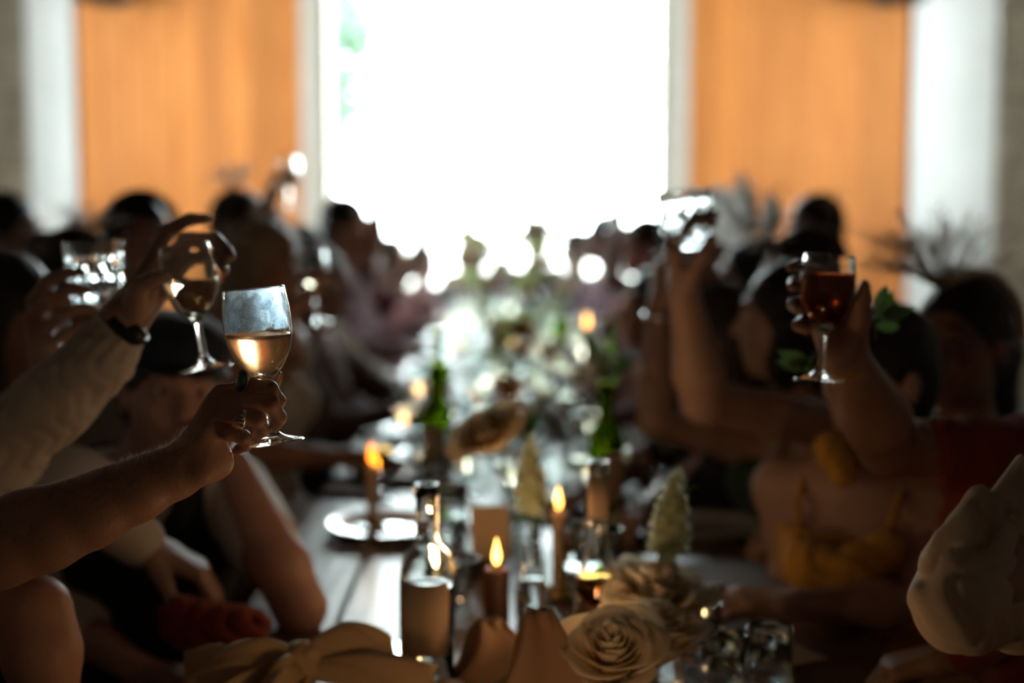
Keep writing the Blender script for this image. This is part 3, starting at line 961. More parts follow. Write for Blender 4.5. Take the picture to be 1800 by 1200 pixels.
def liquid_mesh(inner, level, seg, up=V((0, 0, 1)), ov=.00025, name='wine'):
    """inner: (r, z) from the bottom up; the surface stays level for world-up given in local axes"""
    zs = [p[1] for p in inner]; rs = [p[0] for p in inner]
    rad = lambda z: float(np.interp(z, zs, rs))
    sx, sy = -up.x/up.z, -up.y/up.z
    vs = [V((0, 0, zs[0]-ov))]; rows = []; n = 14
    for i in range(1, n+1):
        t = i/n; row = []
        for k in range(seg):
            a = 2*pi*k/seg
            ztop = level
            for _ in range(3):
                r = rad(ztop); ztop = level+sx*r*cos(a)+sy*r*sin(a)
            z = zs[0]+(ztop-zs[0])*t**1.6 if i < n else ztop
            r = rad(z)+ov
            if i == n: z += .0006        # meniscus
            row.append(len(vs)); vs.append(V((r*cos(a), r*sin(a), z)))
        rows.append(row)
    row = []
    for k in range(seg):
        a = 2*pi*k/seg; r = rad(level)*.93
        row.append(len(vs)); vs.append(V((r*cos(a), r*sin(a), level+sx*r*cos(a)+sy*r*sin(a))))
    rows.append(row); ct = len(vs); vs.append(V((0, 0, level)))
    fs = []
    for k in range(seg):
        k2 = (k+1) % seg
        fs.append((0, rows[0][k2], rows[0][k]))
        for i in range(len(rows)-1): fs.append((rows[i][k], rows[i][k2], rows[i+1][k2], rows[i+1][k]))
        fs.append((rows[-1][k], rows[-1][k2], ct))
    return new_mesh(name, vs, fs)
GOB_IN_UP = list(reversed(GP_IN))
def goblet(label, wine, level, seg=32, up=V((0, 0, 1)), group=None, fog=False, fine=2, k=1.0):
    b = MB(); b.lathe(resample(GP_OUT, fine)[:-1] + resample([GP_OUT[-1]]+GP_IN, fine), seg)
    r = b.build('wine_goblet', M['glass']); tag(r, label, 'glass', group)
    if wine:
        obj('wine', liquid_mesh(resample(GOB_IN_UP, 2)[:-3], level, seg, up), M[wine], r)
    if fog:
        prof = [(p[0]-.0002, p[1]) for p in resample(GP_IN, 4) if level+.0012 < p[1] < .163]
        b = MB(); b.lathe(prof, seg); b.build('condensation', M['fog'], r)
    return r
def goblet_small(label, wine, level, group):
    return goblet(label, wine, level, 20, group=group, fine=1)
def tumbler(label, liquid, level, h=.1, r0=.037, r1=.043, cut=True, group=None, seg=None, up=V((0, 0, 1)), name='tumbler'):
    rows = 22 if cut else 4
    seg = seg or (80 if cut else 32)
    prof = [(0, .0015), (r0*.8, .0)]
    for i in range(rows+1):
        t = i/rows
        prof.append((r0+(r1-r0)*t, .003+(h-.003)*t))
    inner = [(r1-.0022, h), (r0*.5+r1*.5-.0035, h*.55), (r0-.003, .02), (r0-.008, .013), (0, .011)]
    def rf(r, z, a):
        if not cut or r < r0*.99 or z > h*.80 or z < .004: return r
        u = a*10/(2*pi)*1.0; w = z/h*3.0
        p = abs((u+w) % 1-.5)*2; q = abs((u-w) % 1-.5)*2
        return r-.0028*(1-min(p, q))**1.5*min(1, (h*.80-z)/(h*.08))
    outer_n = len(prof)
    b = MB()
    def rf2(r, z, a): return rf(r, z, a)
    b.lathe(prof+inner, seg, rfun=rf2)
    o = b.build(name, M['crystal'] if cut else M['glass'], None, not cut)
    tag(o, label, 'glass', group)
    if liquid:
        obj('drink', liquid_mesh([(0, .011), (r0-.008, .013), (r0-.003, .02), (r0*.5+r1*.5-.0035, h*.55), (r1-.0022, h)], level, 32, up, name='drink'), M[liquid], o)
    return o

# ================================================================== the woman with the goblet in focus
def px_chain(pts, rpx, k=.004):
    """pts: (px, py, d); radii in pixels at that depth"""
    return ([P(*p) for p in pts], [r*p[2]/FPX for r, p in zip(rpx, pts)], k)
D0 = 1.5
handA = [
    px_chain([(352, 800, 1.500), (392, 690, 1.487)], [33, 15], .016),
    px_chain([(350, 800, 1.495), (379, 706, 1.478)], [32, 16], .016),
    px_chain([(352, 802, 1.490), (371, 728, 1.474)], [30, 15.5], .016),
    px_chain([(358, 806, 1.488), (366, 754, 1.474)], [28, 14.5], .016),
    px_chain([(372, 806, 1.500), (384, 812, 1.505)], [26, 20], .016),
    px_chain([(392, 690, 1.487), (437, 679, 1.478), (474, 683, 1.476), (490, 704, 1.487), (488, 716, 1.502)], [14.5, 14, 14.5, 12, 10], .0035),
    px_chain([(379, 706, 1.478), (430, 704, 1.466), (476, 708, 1.468), (491, 734, 1.480), (484, 751, 1.494)], [15.5, 14.5, 14.5, 12.5, 10.5], .0035),
    px_chain([(371, 728, 1.474), (415, 731, 1.463), (453, 737, 1.468), (461, 757, 1.484), (452, 766, 1.498)], [15, 13.5, 13.8, 11.5, 10], .0035),
    px_chain([(366, 754, 1.474), (400, 761, 1.468), (428, 768, 1.472), (432, 782, 1.486), (418, 790, 1.497)], [14, 12.5, 12.3, 10.5, 9], .0035),
    px_chain([(375, 790, 1.515), (405, 745, 1.535), (448, 702, 1.535), (478, 672, 1.522), (488, 660, 1.517)], [26, 19, 15, 12.5, 9.5], .008),
]
EA = P(-75, 985, 1.43); WA = P(350, 806, 1.497)
headA = V((-.98, 1.76, 1.27))
A = person(None, 'bare-shouldered woman at the left edge holding out the sharp misted goblet of rosé', headA, 0, lean=10, skin='skin_a',
           hair=('hair_auburn', 'bun'), top=('plum', 'strapless'), female=True, voxel=.010,
           right=dict(e=EA, w=WA, hand=[], size=.95, voxel=.0032),
           left=dict(e=P(62, 1075, 1.74), w=P(100, 1330, 1.72), hand=hand_chains(P(100, 1330, 1.72), (0.3, -.1, -1), (0, -1, 0), False, (20, 20, 15)), sleeve='none', size=1.1))
# rebuild of the raised forearm with its measured section and the gripping hand is part of the same body mesh
def forearm_A():
    F = Field(.0026)
    secs = [(-75, 985, 1.43, 70), (0, 962, 1.44, 69), (80, 935, 1.45, 67), (160, 900, 1.462, 61), (240, 862, 1.475, 52), (310, 829, 1.487, 44), (350, 806, 1.495, 40)]
    for a, b in zip(secs[:-1], secs[1:]):
        F.rc(P(*a[:3]), a[3]*a[2]/FPX, P(*b[:3]), b[3]*b[2]/FPX, .012)
    F.rc(P(345, 808, 1.495), 38*1.495/FPX, P(378, 812, 1.50), 26*1.5/FPX, .012)
    # wrist tendons and ulna bump
    F.rc(P(318, 800, 1.468), 9*1.47/FPX, P(372, 742, 1.468), 6*1.47/FPX, .012)
    F.el(P(352, 832, 1.475), (CR*.012, CU*.011, CF*.010), .012)
    for pts, rads, k in handA: F.chain(pts, rads, k)
    return F.mesh()
def merge_into(root, partname, extra):
    base = root.location
    o = [c for c in root.children if c.name.startswith(partname)][0]
    me = o.data
    n = len(me.vertices); co = np.empty(n*3, np.float32); me.vertices.foreach_get('co', co); co = co.reshape(-1, 3)
    lp = np.empty(len(me.loops), np.int32); me.loops.foreach_get('vertex_index', lp)
    parts = [(co, lp.reshape(-1, 4))] + [(p-np.array(base), q) for p, q in extra]
    mat = me.materials[0]
    o.data = field_mesh(partname, parts); o.data.materials.append(mat)
extraA = forearm_A()
merge_into(A['root'], 'body', [extraA])
# fine hairs along the forearm
def arm_hairs(pos, base, n=2200):
    r = random.Random(4)
    b = MB()
    axis0, axis1 = P(-75, 985, 1.43), P(350, 806, 1.495); ax = axis1-axis0; L2 = ax.length_squared
    idx = list(range(len(pos))); cnt = 0
    while cnt < n:
        p = V(pos[r.choice(idx)])
        t = (p-axis0).dot(ax)/L2
        if t < .15 or t > 1.0: continue
        c = axis0+ax*t; nn = (p-c).normalized()
        if nn.dot(CU) < .1 or nn.dot(CF) > .85: continue
        L = r.uniform(.004, .0095)
        d = (nn*.8+ax.normalized()*r.uniform(.3, 1.1)+V((r.gauss(0, .25), r.gauss(0, .25), r.gauss(0, .25)))).normalized()
        q = (d+V((0, 0, -.25))).normalized()
        pp = p-base
        b.tube([pp-nn*.0005, pp+d*L*.5, pp+d*L*.5+q*L*.5], [.00015, .00012, .00004], 3, cap=False)
        cnt += 1
    return b
hb = arm_hairs(extraA[0], A['base'])
oh = hb.build('arm_hair', M['arm_hair'], A['root']); oh['kind'] = 'stuff'

def nail(root, base, c, fwd, nrm, w=.0055, L=.009):
    fwd = V(fwd).normalized(); nrm = V(nrm); nrm = (nrm-fwd*nrm.dot(fwd)).normalized(); sd = fwd.cross(nrm)
    b = MB(); b.grid(lambda u, v: c-base+fwd*(v-.5)*L+sd*(u-.5)*2*w*(1-.25*v*v)+nrm*(.0012-.0035*(2*u-1)**2), 6, 6, .0004)
    return b.build('fingernail', M['nail'], root)
nail(A['root'], A['base'], P(487, 662, 1.5105), P(489, 655, 1.515)-P(482, 672, 1.52), -CF+CR*.5, .0052, .010)

# rings on the gripping hand
def ring(name, root, base, c, ax, r, mat, wire=.0011, squash=1.0, n=28):
    m = axis_mat(c-base, ax)
    b = MB(); pts = []
    vs = []; fs = []; s_ = 8
    for i in range(n):
        a = 2*pi*i/n
        for k in range(s_):
            t = 2*pi*k/s_; rr = r+wire*cos(t)
            vs.append(m @ V((rr*cos(a), rr*sin(a)*squash, wire*1.5*sin(t))))
    for i in range(n):
        for k in range(s_): fs.append((i*s_+k, ((i+1) % n)*s_+k, ((i+1) % n)*s_+(k+1) % s_, i*s_+(k+1) % s_))
    b.add(vs, fs)
    return b.build(name, mat, root)
def stone_ring():
    c = P(433, 680, 1.4785); ax = P(474, 683, 1.476)-P(437, 679, 1.478)
    o = ring('stone_ring', None, V((0, 0, 0)), c, ax, .0088, M['gold'], .0013)
    tag(o, 'gold ring with a large oval green stone on the index finger holding the misted goblet', 'ring')
    front = P(426, 670, 1.468); nrm = (-CF*.85-CR*.45+CU*.05).normalized()
    m = axis_mat(front, nrm, CU+CR*.12)
    b = MB()
    b.lathe([(0, -.0035), (1, -.003), (1.12, -.001), (1.13, .0012), (1.02, .0018), (.98, .0008), (0, .0004)], 36,
            m=m @ Matrix.Diagonal((.0112, .0072, 1, 1)))
    b.build('setting', M['gold'], o)
    b = MB(); b.lathe([(0, .0), (1.0, .0), (1.0, .0012), (.85, .0026), (.5, .0037), (0, .0041)], 36, m=m @ Matrix.Diagonal((.0108, .0068, 1, 1)))
    b.build('stone', M['stone'], o)
stone_ring()
def band_ring():
    c = P(428, 734, 1.4655); ax = P(453, 737, 1.468)-P(415, 731, 1.463)
    o = ring('signet_ring', None, V((0, 0, 0)), c, ax, .0084, M['silver'], .0016)
    tag(o, 'engraved silver band ring on the ring finger holding the misted goblet', 'ring')
    nrm = (-CF*.96+CU*.2).normalized(); f0 = c+nrm*.0092
    m = axis_mat(f0, nrm, CU+CR*.35)
    b = MB(); b.lathe([(0, -.002), (1, -.001), (1.0, .0008), (.8, .0014), (.55, .0014), (.5, .0006), (0, .0006)], 28, m=m @ Matrix.Diagonal((.0042, .0040, 1, 1))); b.build('bezel', M['silver'], o)
    for sg in (-1, 1):
        b = MB(); mm = m @ Matrix.Translation((sg*.0066, 0, -.001)) @ Matrix.Diagonal((.0022, .0032, 1, 1))
        b.lathe([(0, -.001), (1, -.0005), (.9, .0006), (.4, .0008), (0, .0003)], 14, m=mm); b.build('scroll', M['silver'], o)
band_ring()

def place_axis(o, foot, rim, spin=0):
    m = axis_mat(foot, V(rim)-V(foot)) @ Matrix.Rotation(spin, 4, 'Z')
    o.matrix_world = m
    return m
def held_goblet(label, foot, rim, wine, level, fog=False, seg=64, k=None):
    m = axis_mat(foot, V(rim)-V(foot))
    up = m.to_3x3().inverted() @ UP
    g = goblet(label, wine, level, seg, up, fog=fog, fine=4)
    g.matrix_world = m
    return g
held_goblet('misted goblet of pale rosé in sharp focus, gripped by the stem in a ringed hand', P(477, 777, 1.503), P(446.5, 518, 1.494), 'rose_wine', .1155, True, 96)

# ================================================================== the man in the white shirt with the second goblet
handB = [
    px_chain([(216, 556, 1.88), (262, 466, 1.90)], [30, 17], .016),
    px_chain([(214, 560, 1.88), (268, 490, 1.91)], [32, 18], .016),
    px_chain([(222, 566, 1.88), (272, 515, 1.91)], [30, 16], .016),
    px_chain([(226, 568, 1.88), (268, 530, 1.90)], [26, 14], .016),
    px_chain([(250, 520, 1.86), (262, 500, 1.86)], [28, 20], .016),
    px_chain([(262, 462, 1.90), (298, 404, 1.91), (334, 385, 1.90), (364, 384, 1.89)], [14, 12.5, 11, 9], .004),
    px_chain([(268, 490, 1.91), (330, 420, 1.945), (378, 420, 1.935), (398, 440, 1.915), (406, 450, 1.905)], [15, 13, 12, 10.5, 9], .004),
    px_chain([(272, 515, 1.91), (335, 455, 1.94), (378, 450, 1.93), (392, 466, 1.905), (395, 478, 1.895)], [14, 12.5, 11.5, 10, 8.5], .004),
    px_chain([(266, 530, 1.90), (322, 500, 1.93), (362, 505, 1.92), (376, 512, 1.905)], [13, 11, 10, 8], .004),
    px_chain([(240, 540, 1.85), (246, 502, 1.82), (268, 489, 1.808), (292, 485, 1.806)], [22, 15, 12.5, 9.5], .008),
]
WB = P(214, 562, 1.88); EB = P(-10, 812, 1.90)
headB = V((-1.04, 2.08, 1.29))
B = person(None, 'man in a white shirt and black wristwatch raising the goblet of white wine at left', headB, 5, lean=8, skin='skin_b',
           hair=('hair_black', 'short'), top=('shirt_white', 'long'), voxel=.010,
           right=dict(e=EB, w=WB, hand=handB, sleeve='long', voxel=.0042, sleeve_g=.006),
           left=dict(e=P(130, 850, 2.15), w=P(260, 965, 2.2), sleeve='long', sleeve_g=.016, hand=hand_chains(P(260, 965, 2.2), (1, 0, -.4), (0, 0, -1), False)))
def folds(amp, sc, seed, dirv=(1, .3, .2)):
    a = V(dirv).normalized(); b = a.orthogonal().normalized(); c = a.cross(b)
    def w(X, Y, Z):
        p = (X*a.x+Y*a.y+Z*a.z)*sc; q = (X*b.x+Y*b.y+Z*b.z)*sc; r = (X*c.x+Y*c.y+Z*c.z)*sc
        s1 = np.sin(p*1.0+1.6*np.sin(q*.7+seed)+.9*np.sin(r*1.1+seed*2))
        s2 = np.sin(p*.6+q*1.3+1.2*np.sin(r*.9+seed*3))
        return amp*(.7*(1-np.abs(s1))**2*2-.6+.4*s2)
    return w
def sleeve_piece(root, base, name, prims, mat, voxel, warp, cuts=(), grooves=()):
    F = Field(voxel)
    for p in prims: F.rc(*p)
    for p in grooves: F.rc(*p, sub=True)
    for c in cuts: F.cut(*c)
    pos, q = F.mesh(warp)
    return obj(name, field_mesh(name, [(pos-np.array(base), q)]), mat, root)
cu = P(219, 590, 1.88); ud = (WB-EB).normalized()
sleeve_piece(B['root'], B['base'], 'sleeve', [(P(222, 583, 1.885), .027, P(176, 634, 1.885), .037, .02), (P(176, 634, 1.885), .037, P(100, 703, 1.89), .046, .03), (P(100, 703, 1.89), .046, P(-20, 812, 1.90), .056, .03), (P(-20, 812, 1.9), .056, P(-150, 850, 2.0), .06, .03)],
             M['shirt_white'], .0045, folds(.0030, 110, 1.3), [(P(222, 586, 1.88), ud+CU*.1)])
def band(root, base, c, ax, ra, rb, wdt, th, mat, name, xd=None):
    """flat strap around a wrist"""
    m = axis_mat(V(c)-base, ax, xd)
    b = MB(); n = 40; vs = []; fs = []
    for i in range(n):
        a = 2*pi*i/n
        for (dr, dz) in ((0, -wdt/2), (th, -wdt/2*.9), (th, wdt/2*.9), (0, wdt/2)):
            vs.append(m @ V(((ra+dr)*cos(a), (rb+dr)*sin(a), dz)))
    for i in range(n):
        for k in range(4): fs.append((i*4+k, ((i+1) % n)*4+k, ((i+1) % n)*4+(k+1) % 4, i*4+(k+1) % 4))
    b.add(vs, fs); return b.build(name, mat, root)
wr = empty('wristwatch', P(216, 572, 1.88)); tag(wr, 'black strap wristwatch at the white shirt cuff of the man at left', 'watch')
band(wr, P(216, 572, 1.88), P(221, 574, 1.88), ud+CU*.05+CR*.1, .031, .029, .016, .003, M['strap'], 'strap')
cs = MB(); mm = axis_mat(P(238, 588, 1.86)-P(216, 572, 1.88), -CF*.8+CR*.3-CU*.3)
cs.lathe([(0, -.002), (.012, -.002), (.0132, .001), (.0132, .004), (.011, .006), (0, .006)], 28, m=mm); cs.build('watch_case', M['black_metal'], wr)
held_goblet('half full goblet of white wine held by the bowl above a white cuff', P(362.5, 649, 1.85), P(323, 434, 1.85), 'white_wine', .1185, False, 64)
nail(B['root'], B['base'], P(397, 473, 1.888), -CU*.9+CR*.1, CR*.9-CF*.6, .005, .009)
nail(B['root'], B['base'], P(289, 480, 1.798), CR, CU*.6-CF*.8, .006, .009)

# ================================================================== the man in the flat cap
WC = P(408, 815, 2.32); EC = P(528, 1068, 2.27)
headC = P(302, 688, 2.42)
hC = hand_chains(WC, (P(350, 745, 2.36)-WC), (-.6, .3, .2), False, (50, 50, 35))
C = person(None, 'man in a dark flat cap and black waistcoat resting his cheek on his hand', headC, -66, lean=18, skin='skin_d',
           hair=('hair_black', 'short'), top=('shirt_white', 'rolled'), voxel=.009, look=-66, nod=2, roll=-6, neck=P(238, 812, 2.47), topname='shirt',
           left=dict(e=EC, w=WC, hand=hC, sleeve='short', sleeve_g=.016, voxel=.005, size=1.08),
           right=dict(e=P(95, 1080, 2.42), w=P(250, 1180, 2.3), sleeve='rolled', hand=hand_chains(P(250, 1180, 2.3), (1, -.1, -.1), (0, 0, -1), True)))
def waistcoat():
    c = C; F = Field(.009); g = .03
    hip, Tn, s_t, l, f = c['hip'], c['T'], c['s_t'], c['l'], c['f']
    wa = hip+Tn*.17*s_t; ch = hip+Tn*.34*s_t; up_ = hip+Tn*.46*s_t
    F.ec(hip+UP*.08, (.165+g, .125+g), wa, (.128+g, .095+g), l, .05)
    F.ec(wa, (.128+g, .095+g), ch, (.15+g, .112+g), l, .05)
    F.ec(ch, (.15+g, .108+g), up_, (.12+g, .078+g), l, .05)
    # open V
    F.chain([hip+Tn*.30*s_t+f*.15, hip+Tn*.42*s_t+f*.15, hip+Tn*.54*s_t+f*.1], [.012, .05, .09], .01)
    n = 2
    F.prims[-1] = F.prims[-1][:7]+(True,); F.prims[-2] = F.prims[-2][:7]+(True,)
    F.el(c['neck']+f*.03+UP*.03, (f*.1, l*.085, UP*.11), .01, True)
    pos, q = F.mesh(); obj('waistcoat', field_mesh('waistcoat', [(pos-np.array(c['base']), q)]), M['black'], c['root'])
    # collar wings and tie
    for sg in (1, -1):
        b = MB(); o0 = c['neck']+f*.075+Tn*(-.02)-c['base']
        b.grid(lambda u, v: o0+l*sg*(.012+.05*v)+Tn*(.045*v-.045*u*(1-v*.4))+f*(.02+.022*u-.05*v), 5, 6, .003)
        b.build('collar', M['shirt_white'], c['root'])
    b = MB(); o0 = hip+Tn*.47*s_t+f*.115-c['base']
    b.tube([o0+f*.01, o0-Tn*.02+f*.018, o0-Tn*.03+f*.018, o0-Tn*.12+f*.04, o0-Tn*.2+f*.045], [.014, .018, .011, .02, .024], 8); b.build('tie', M['black'], c['root'])
waistcoat()
def cap():
    c = C; hd, hf, hl, hu = c['head'], c['hf'], c['hl'], c['hu']; base = c['base']
    e = empty('flat_cap', hd+hu*.05); tag(e, 'dark flat cap worn by the man resting on his hand', 'hat')
    F = Field(.006)
    F.el(hd+hu*.085-hf*.012, (hf*.112, hl*.098, hu*.052), .01)
    F.el(hd+hu*.066, (hf*.104, hl*.09, hu*.05), .01)
    F.cut(hd+hu*.050, -hu)
    pos, q = F.mesh(folds(.0015, 70, .4)); obj('crown', field_mesh('crown', [(pos-np.array(e.location), q)]), M['navy'], e)
    b = MB(); o0 = hd+hu*.058-e.location
    b.grid(lambda u, v: o0+hf*(.085*cos((u-.5)*2.2)+v*.055*cos((u-.5)*2.4))+hl*(.088*sin((u-.5)*2.2)*(1+.05*v))-hu*(.012*v+.014*abs(u-.5)*v), 14, 5, .004)
    b.build('visor', M['navy'], e)
cap()

# ================================================================== the guest with the cut crystal tumbler at far left
handD = [
    px_chain([(92, 650, 2.10), (62, 530, 2.11)], [26, 17], .016),
    px_chain([(88, 650, 2.09), (60, 560, 2.09)], [28, 17], .016),
    px_chain([(90, 652, 2.08), (68, 590, 2.08)], [28, 16], .016),
    px_chain([(96, 654, 2.09), (82, 610, 2.075)], [24, 15], .016),
    px_chain([(62, 528, 2.11), (86, 492, 2.075), (118, 480, 2.058), (146, 478, 2.056)], [13.5, 12, 10.5, 8.5], .004),
    px_chain([(60, 556, 2.09), (92, 522, 2.062), (128, 508, 2.046), (158, 510, 2.044)], [14, 12.5, 11, 9], .004),
    px_chain([(68, 586, 2.08), (104, 556, 2.055), (138, 541, 2.046), (166, 542, 2.045)], [13.5, 12, 10.5, 8.5], .004),
    px_chain([(84, 608, 2.075), (118, 584, 2.06), (144, 572, 2.052), (164, 570, 2.052)], [12, 10.5, 9.5, 8], .004),
    px_chain([(92, 625, 2.12), (92, 575, 2.16), (112, 528, 2.17), (140, 510, 2.16)], [20, 15, 12, 9], .008),
]
Dp = person(None, 'dark long-haired guest at far left lifting a cut crystal tumbler', P(18, 560, 2.72), -5, lean=6, skin='skin_c',
            hair=('hair_black', 'long'), top=('black', 'straps'), female=True, voxel=.011,
            right=dict(e=P(-40, 800, 2.25), w=P(94, 655, 2.09), hand=handD, sleeve='none', voxel=.005, size=1.0))
t = tumbler('cut crystal tumbler held in a dark hand at far left', 'water', .045, h=.104, r0=.039, r1=.0435)
place_axis(t, P(172, 548, 2.105), P(162, 428, 2.10), .2)

# ================================================================== right side: goblet of dark rosé
handO = [
    px_chain([(1488, 618, 1.92), (1492, 530, 1.935)], [30, 22], .016),
    px_chain([(1486, 618, 1.92), (1465, 520, 1.94)], [30, 20], .016),
    px_chain([(1480, 620, 1.915), (1448, 545, 1.93)], [30, 19], .016),
    px_chain([(1478, 622, 1.91), (1440, 570, 1.92)], [28, 17], .016),
    px_chain([(1488, 528, 1.935), (1440, 480, 1.945), (1404, 466, 1.90), (1390, 469, 1.872)], [15, 13, 11.5, 9.5], .005),
    px_chain([(1465, 522, 1.94), (1424, 502, 1.93), (1396, 498, 1.885), (1394, 504, 1.858)], [15, 13.5, 12, 10], .005),
    px_chain([(1448, 546, 1.93), (1414, 532, 1.905), (1396, 535, 1.87), (1404, 545, 1.850)], [14.5, 13, 12, 10], .005),
    px_chain([(1440, 570, 1.92), (1412, 566, 1.89), (1404, 572, 1.865), (1418, 580, 1.848)], [13, 12, 11, 9], .005),
    px_chain([(1500, 600, 1.90), (1512, 560, 1.885), (1518, 524, 1.86), (1520, 500, 1.845)], [26, 18, 13, 10], .008),
]
O = person(None, 'guest in a rust red dress raising a goblet of dark rosé at right', V((.99, 2.02, 1.27)), 180, lean=10, skin='skin_c',
           hair=('hair_auburn', 'bun'), top=('rust', 'short'), female=True, voxel=.010,
           right=dict(e=P(1562, 782, 2.06), w=P(1487, 622, 1.915), hand=handO, sleeve='none', voxel=.0045, size=1.12, s=P(1835, 800, 2.18)),
           left=dict(e=P(1790, 1040, 1.9), w=P(1680, 1150, 1.95), sleeve='long', sleeve_g=.02, hand=hand_chains(P(1680, 1150, 1.95), (-1, .2, -.3), (0, 0, -1), False)))
sleeve_piece(O['root'], O['base'], 'dress_sleeve', [(P(1640, 795, 2.08), .050, P(1840, 810, 2.18), .07, .03), (P(1840, 810, 2.18), .07, P(1800, 960, 2.1), .12, .04), (P(1800, 960, 2.1), .12, P(1790, 1080, 2.05), .12, .04)], M['rust'], .007, folds(.003, 45, 2.2), [(P(1640, 790, 2.08), -CR-CU*.2)])
held_goblet('goblet of dark rosé wine cupped in a raised hand on the right', P(1441, 669, 1.85), P(1459, 450, 1.85), 'red_rose_wine', .139, False, 64)
bw = P(1488, 622, 1.915)
br = empty('bead_bracelet', bw); tag(br, 'fine gold bead bracelet on the wrist below the dark rosé goblet', 'bracelet')
mb_ = axis_mat(V((0, 0, 0)), P(1487, 622, 1.915)-P(1562, 782, 2.06)+CR*.10)
b = MB()
for k in range(26):
    a = 2*pi*k/26
    b.lathe([(0, -.0028), (.002, -.002), (.0028, 0), (.002, .002), (0, .0028)], 8, m=Matrix.Translation(mb_ @ V((.032*cos(a), .032*sin(a), .001*sin(3*a)-.012))))
b.build('bead', M['gold'], br)['kind'] = 'stuff'
def leafy(name, label, cat, at, blades, mat='leaf', L=.05, W=.022, stem=None):
    r = empty(name, at); tag(r, label, cat)
    lm = leaf_mesh('leaf', L, W)
    lm.materials.append(M[mat])
    for (dx, dz, rz, ry, sc) in blades:
        o = obj('leaf', lm, None, r, (dx, rnd.uniform(-.01, .01), dz))
        o.rotation_euler = (radians(90+ry), radians(rz), rnd.uniform(-.6, .6)); o.scale = (sc,)*3
    b = MB(); b.tube(stem or [(0, 0, -.03), (0, 0, 0), (.005, 0, .02)], .0015, 6); b.build('stem', M['stem'], r)
    return r
leafy('leaf_sprig', 'green leaf sprig pinned behind the thumb of the hand with the dark rosé', 'plant', P(1540, 560, 1.97), [(0, 0, 40, 0, 1), (.005, 0, 70, 20, 1.1), (0, .01, 15, -10, .8), (.0, -.01, 95, 10, .8), (.01, 0, 55, -20, .9)])
leafy('leaf_sprig', 'green leaf sprig left of the goblet stem with the dark rosé', 'plant', P(1425, 645, 2.02), [(0, 0, -80, 0, 1), (-.005, 0, -60, 20, 1.1), (0, .01, -100, -10, .9), (.0, -.01, -40, 10, .8)])

# ================================================================== woman in yellow
nQ = P(1512, 806, 2.50)
Q = person(None, 'woman in a mustard yellow strappy dress leaning with crossed arms on the table', P(1545, 662, 2.50), -122, lean=14, skin='skin_b',
           hair=('hair_black', 'short'), top=('yellow', 'straps'), female=True, voxel=.009, look=-150, neck=nQ,
           left=dict(e=P(1600, 1060, 2.34), w=P(1400, 1062, 2.22), sleeve='none', hand=hand_chains(P(1400, 1062, 2.22), (-1, -.1, .1), (0, .2, -1), False, (15, 15, 15))),
           right=dict(e=P(1385, 1010, 2.58), w=P(1500, 1040, 2.36), sleeve='none', hand=hand_chains(P(1500, 1040, 2.36), (1, .1, 0), (0, 0, -1), True, (15, 15, 15))))
F = Field(.006); F.rc(P(1462, 790, 2.44), .03, P(1482, 830, 2.42), .024, .02)
pos, q_ = F.mesh(folds(.004, 110, 1.1)); obj('shoulder_ruffle', field_mesh('shoulder_ruffle', [(pos-np.array(Q['base']), q_)]), M['yellow'], Q['root'])
F = Field(.007); F.chain([P(1405, 960, 2.42), P(1425, 1000, 2.36), P(1490, 1010, 2.34), P(1560, 960, 2.36)], [.03, .038, .038, .03], .02)
pos, q_ = F.mesh(folds(.005, 70, 2.1)); obj('bodice_drape', field_mesh('bodice_drape', [(pos-np.array(Q['base']), q_)]), M['yellow'], Q['root'])

# ================================================================== dark-haired woman with the dried grass headpiece
Pw = person(None, 'woman with dark ponytail, tan headband and dried grass headpiece at right', P(1690, 602, 2.74), 192, lean=5, skin='skin_c',
            hair=('hair_black', 'ponytail'), top=('black', 'long'), female=True, voxel=.010, look=228)
hd, hf, hl, hu = Pw['head'], Pw['hf'], Pw['hl'], Pw['hu']
hb_ = empty('headband', hd+hu*.1); tag(hb_, 'tan headband in the dark hair of the woman with the ponytail', 'headband')
b = MB(); pts = []
for k in range(15):
    a = radians(-100+200*k/14); pts.append(hl*sin(a)*.098+hu*(cos(a)*.107+.03-.1)-hf*.045)
b.tube(pts, .009, 8); b.build('band', M['beige'], hb_)
def grass_piece(label, at, n, L, mat, seed, lean=(0, 0), name='dried_grass_headpiece', w=.0012, cat='headpiece'):
    r = random.Random(seed); e = empty(name, at); tag(e, label, cat)
    b = MB(); c = MB()
    for k in range(n):
        d = V((r.gauss(lean[0], .55), r.gauss(0, .4), r.uniform(.5, 1.2)+lean[1])).normalized(); l_ = L*r.uniform(.5, 1)
        side = V((r.gauss(0, .3), r.gauss(0, .3), -.2))*l_
        pts = [V((0, 0, -.01)), d*l_*.5, d*l_+side*.4]
        b.tube(pts, [w, w*.8, w*.3], 4, cap=False)
        for j in range(5):
            t = .5+.1*j; p = pts[1].lerp(pts[2], (t-.5)*2)
            c.tube([p, p+(d+V((r.gauss(0, .5), r.gauss(0, .5), r.gauss(0, .5)))).normalized()*L*.13], [w*1.6, w*.4], 4, cap=False)
    b.build('stalks', M[mat], e)['kind'] = 'stuff'; c.build('seed_heads', M[mat], e)['kind'] = 'stuff'
    return e
grass_piece('headpiece of dried grasses standing up on the dark-haired woman at right', P(1655, 500, 2.70), 90, .19, 'dry', 5, (-.2, -.3))

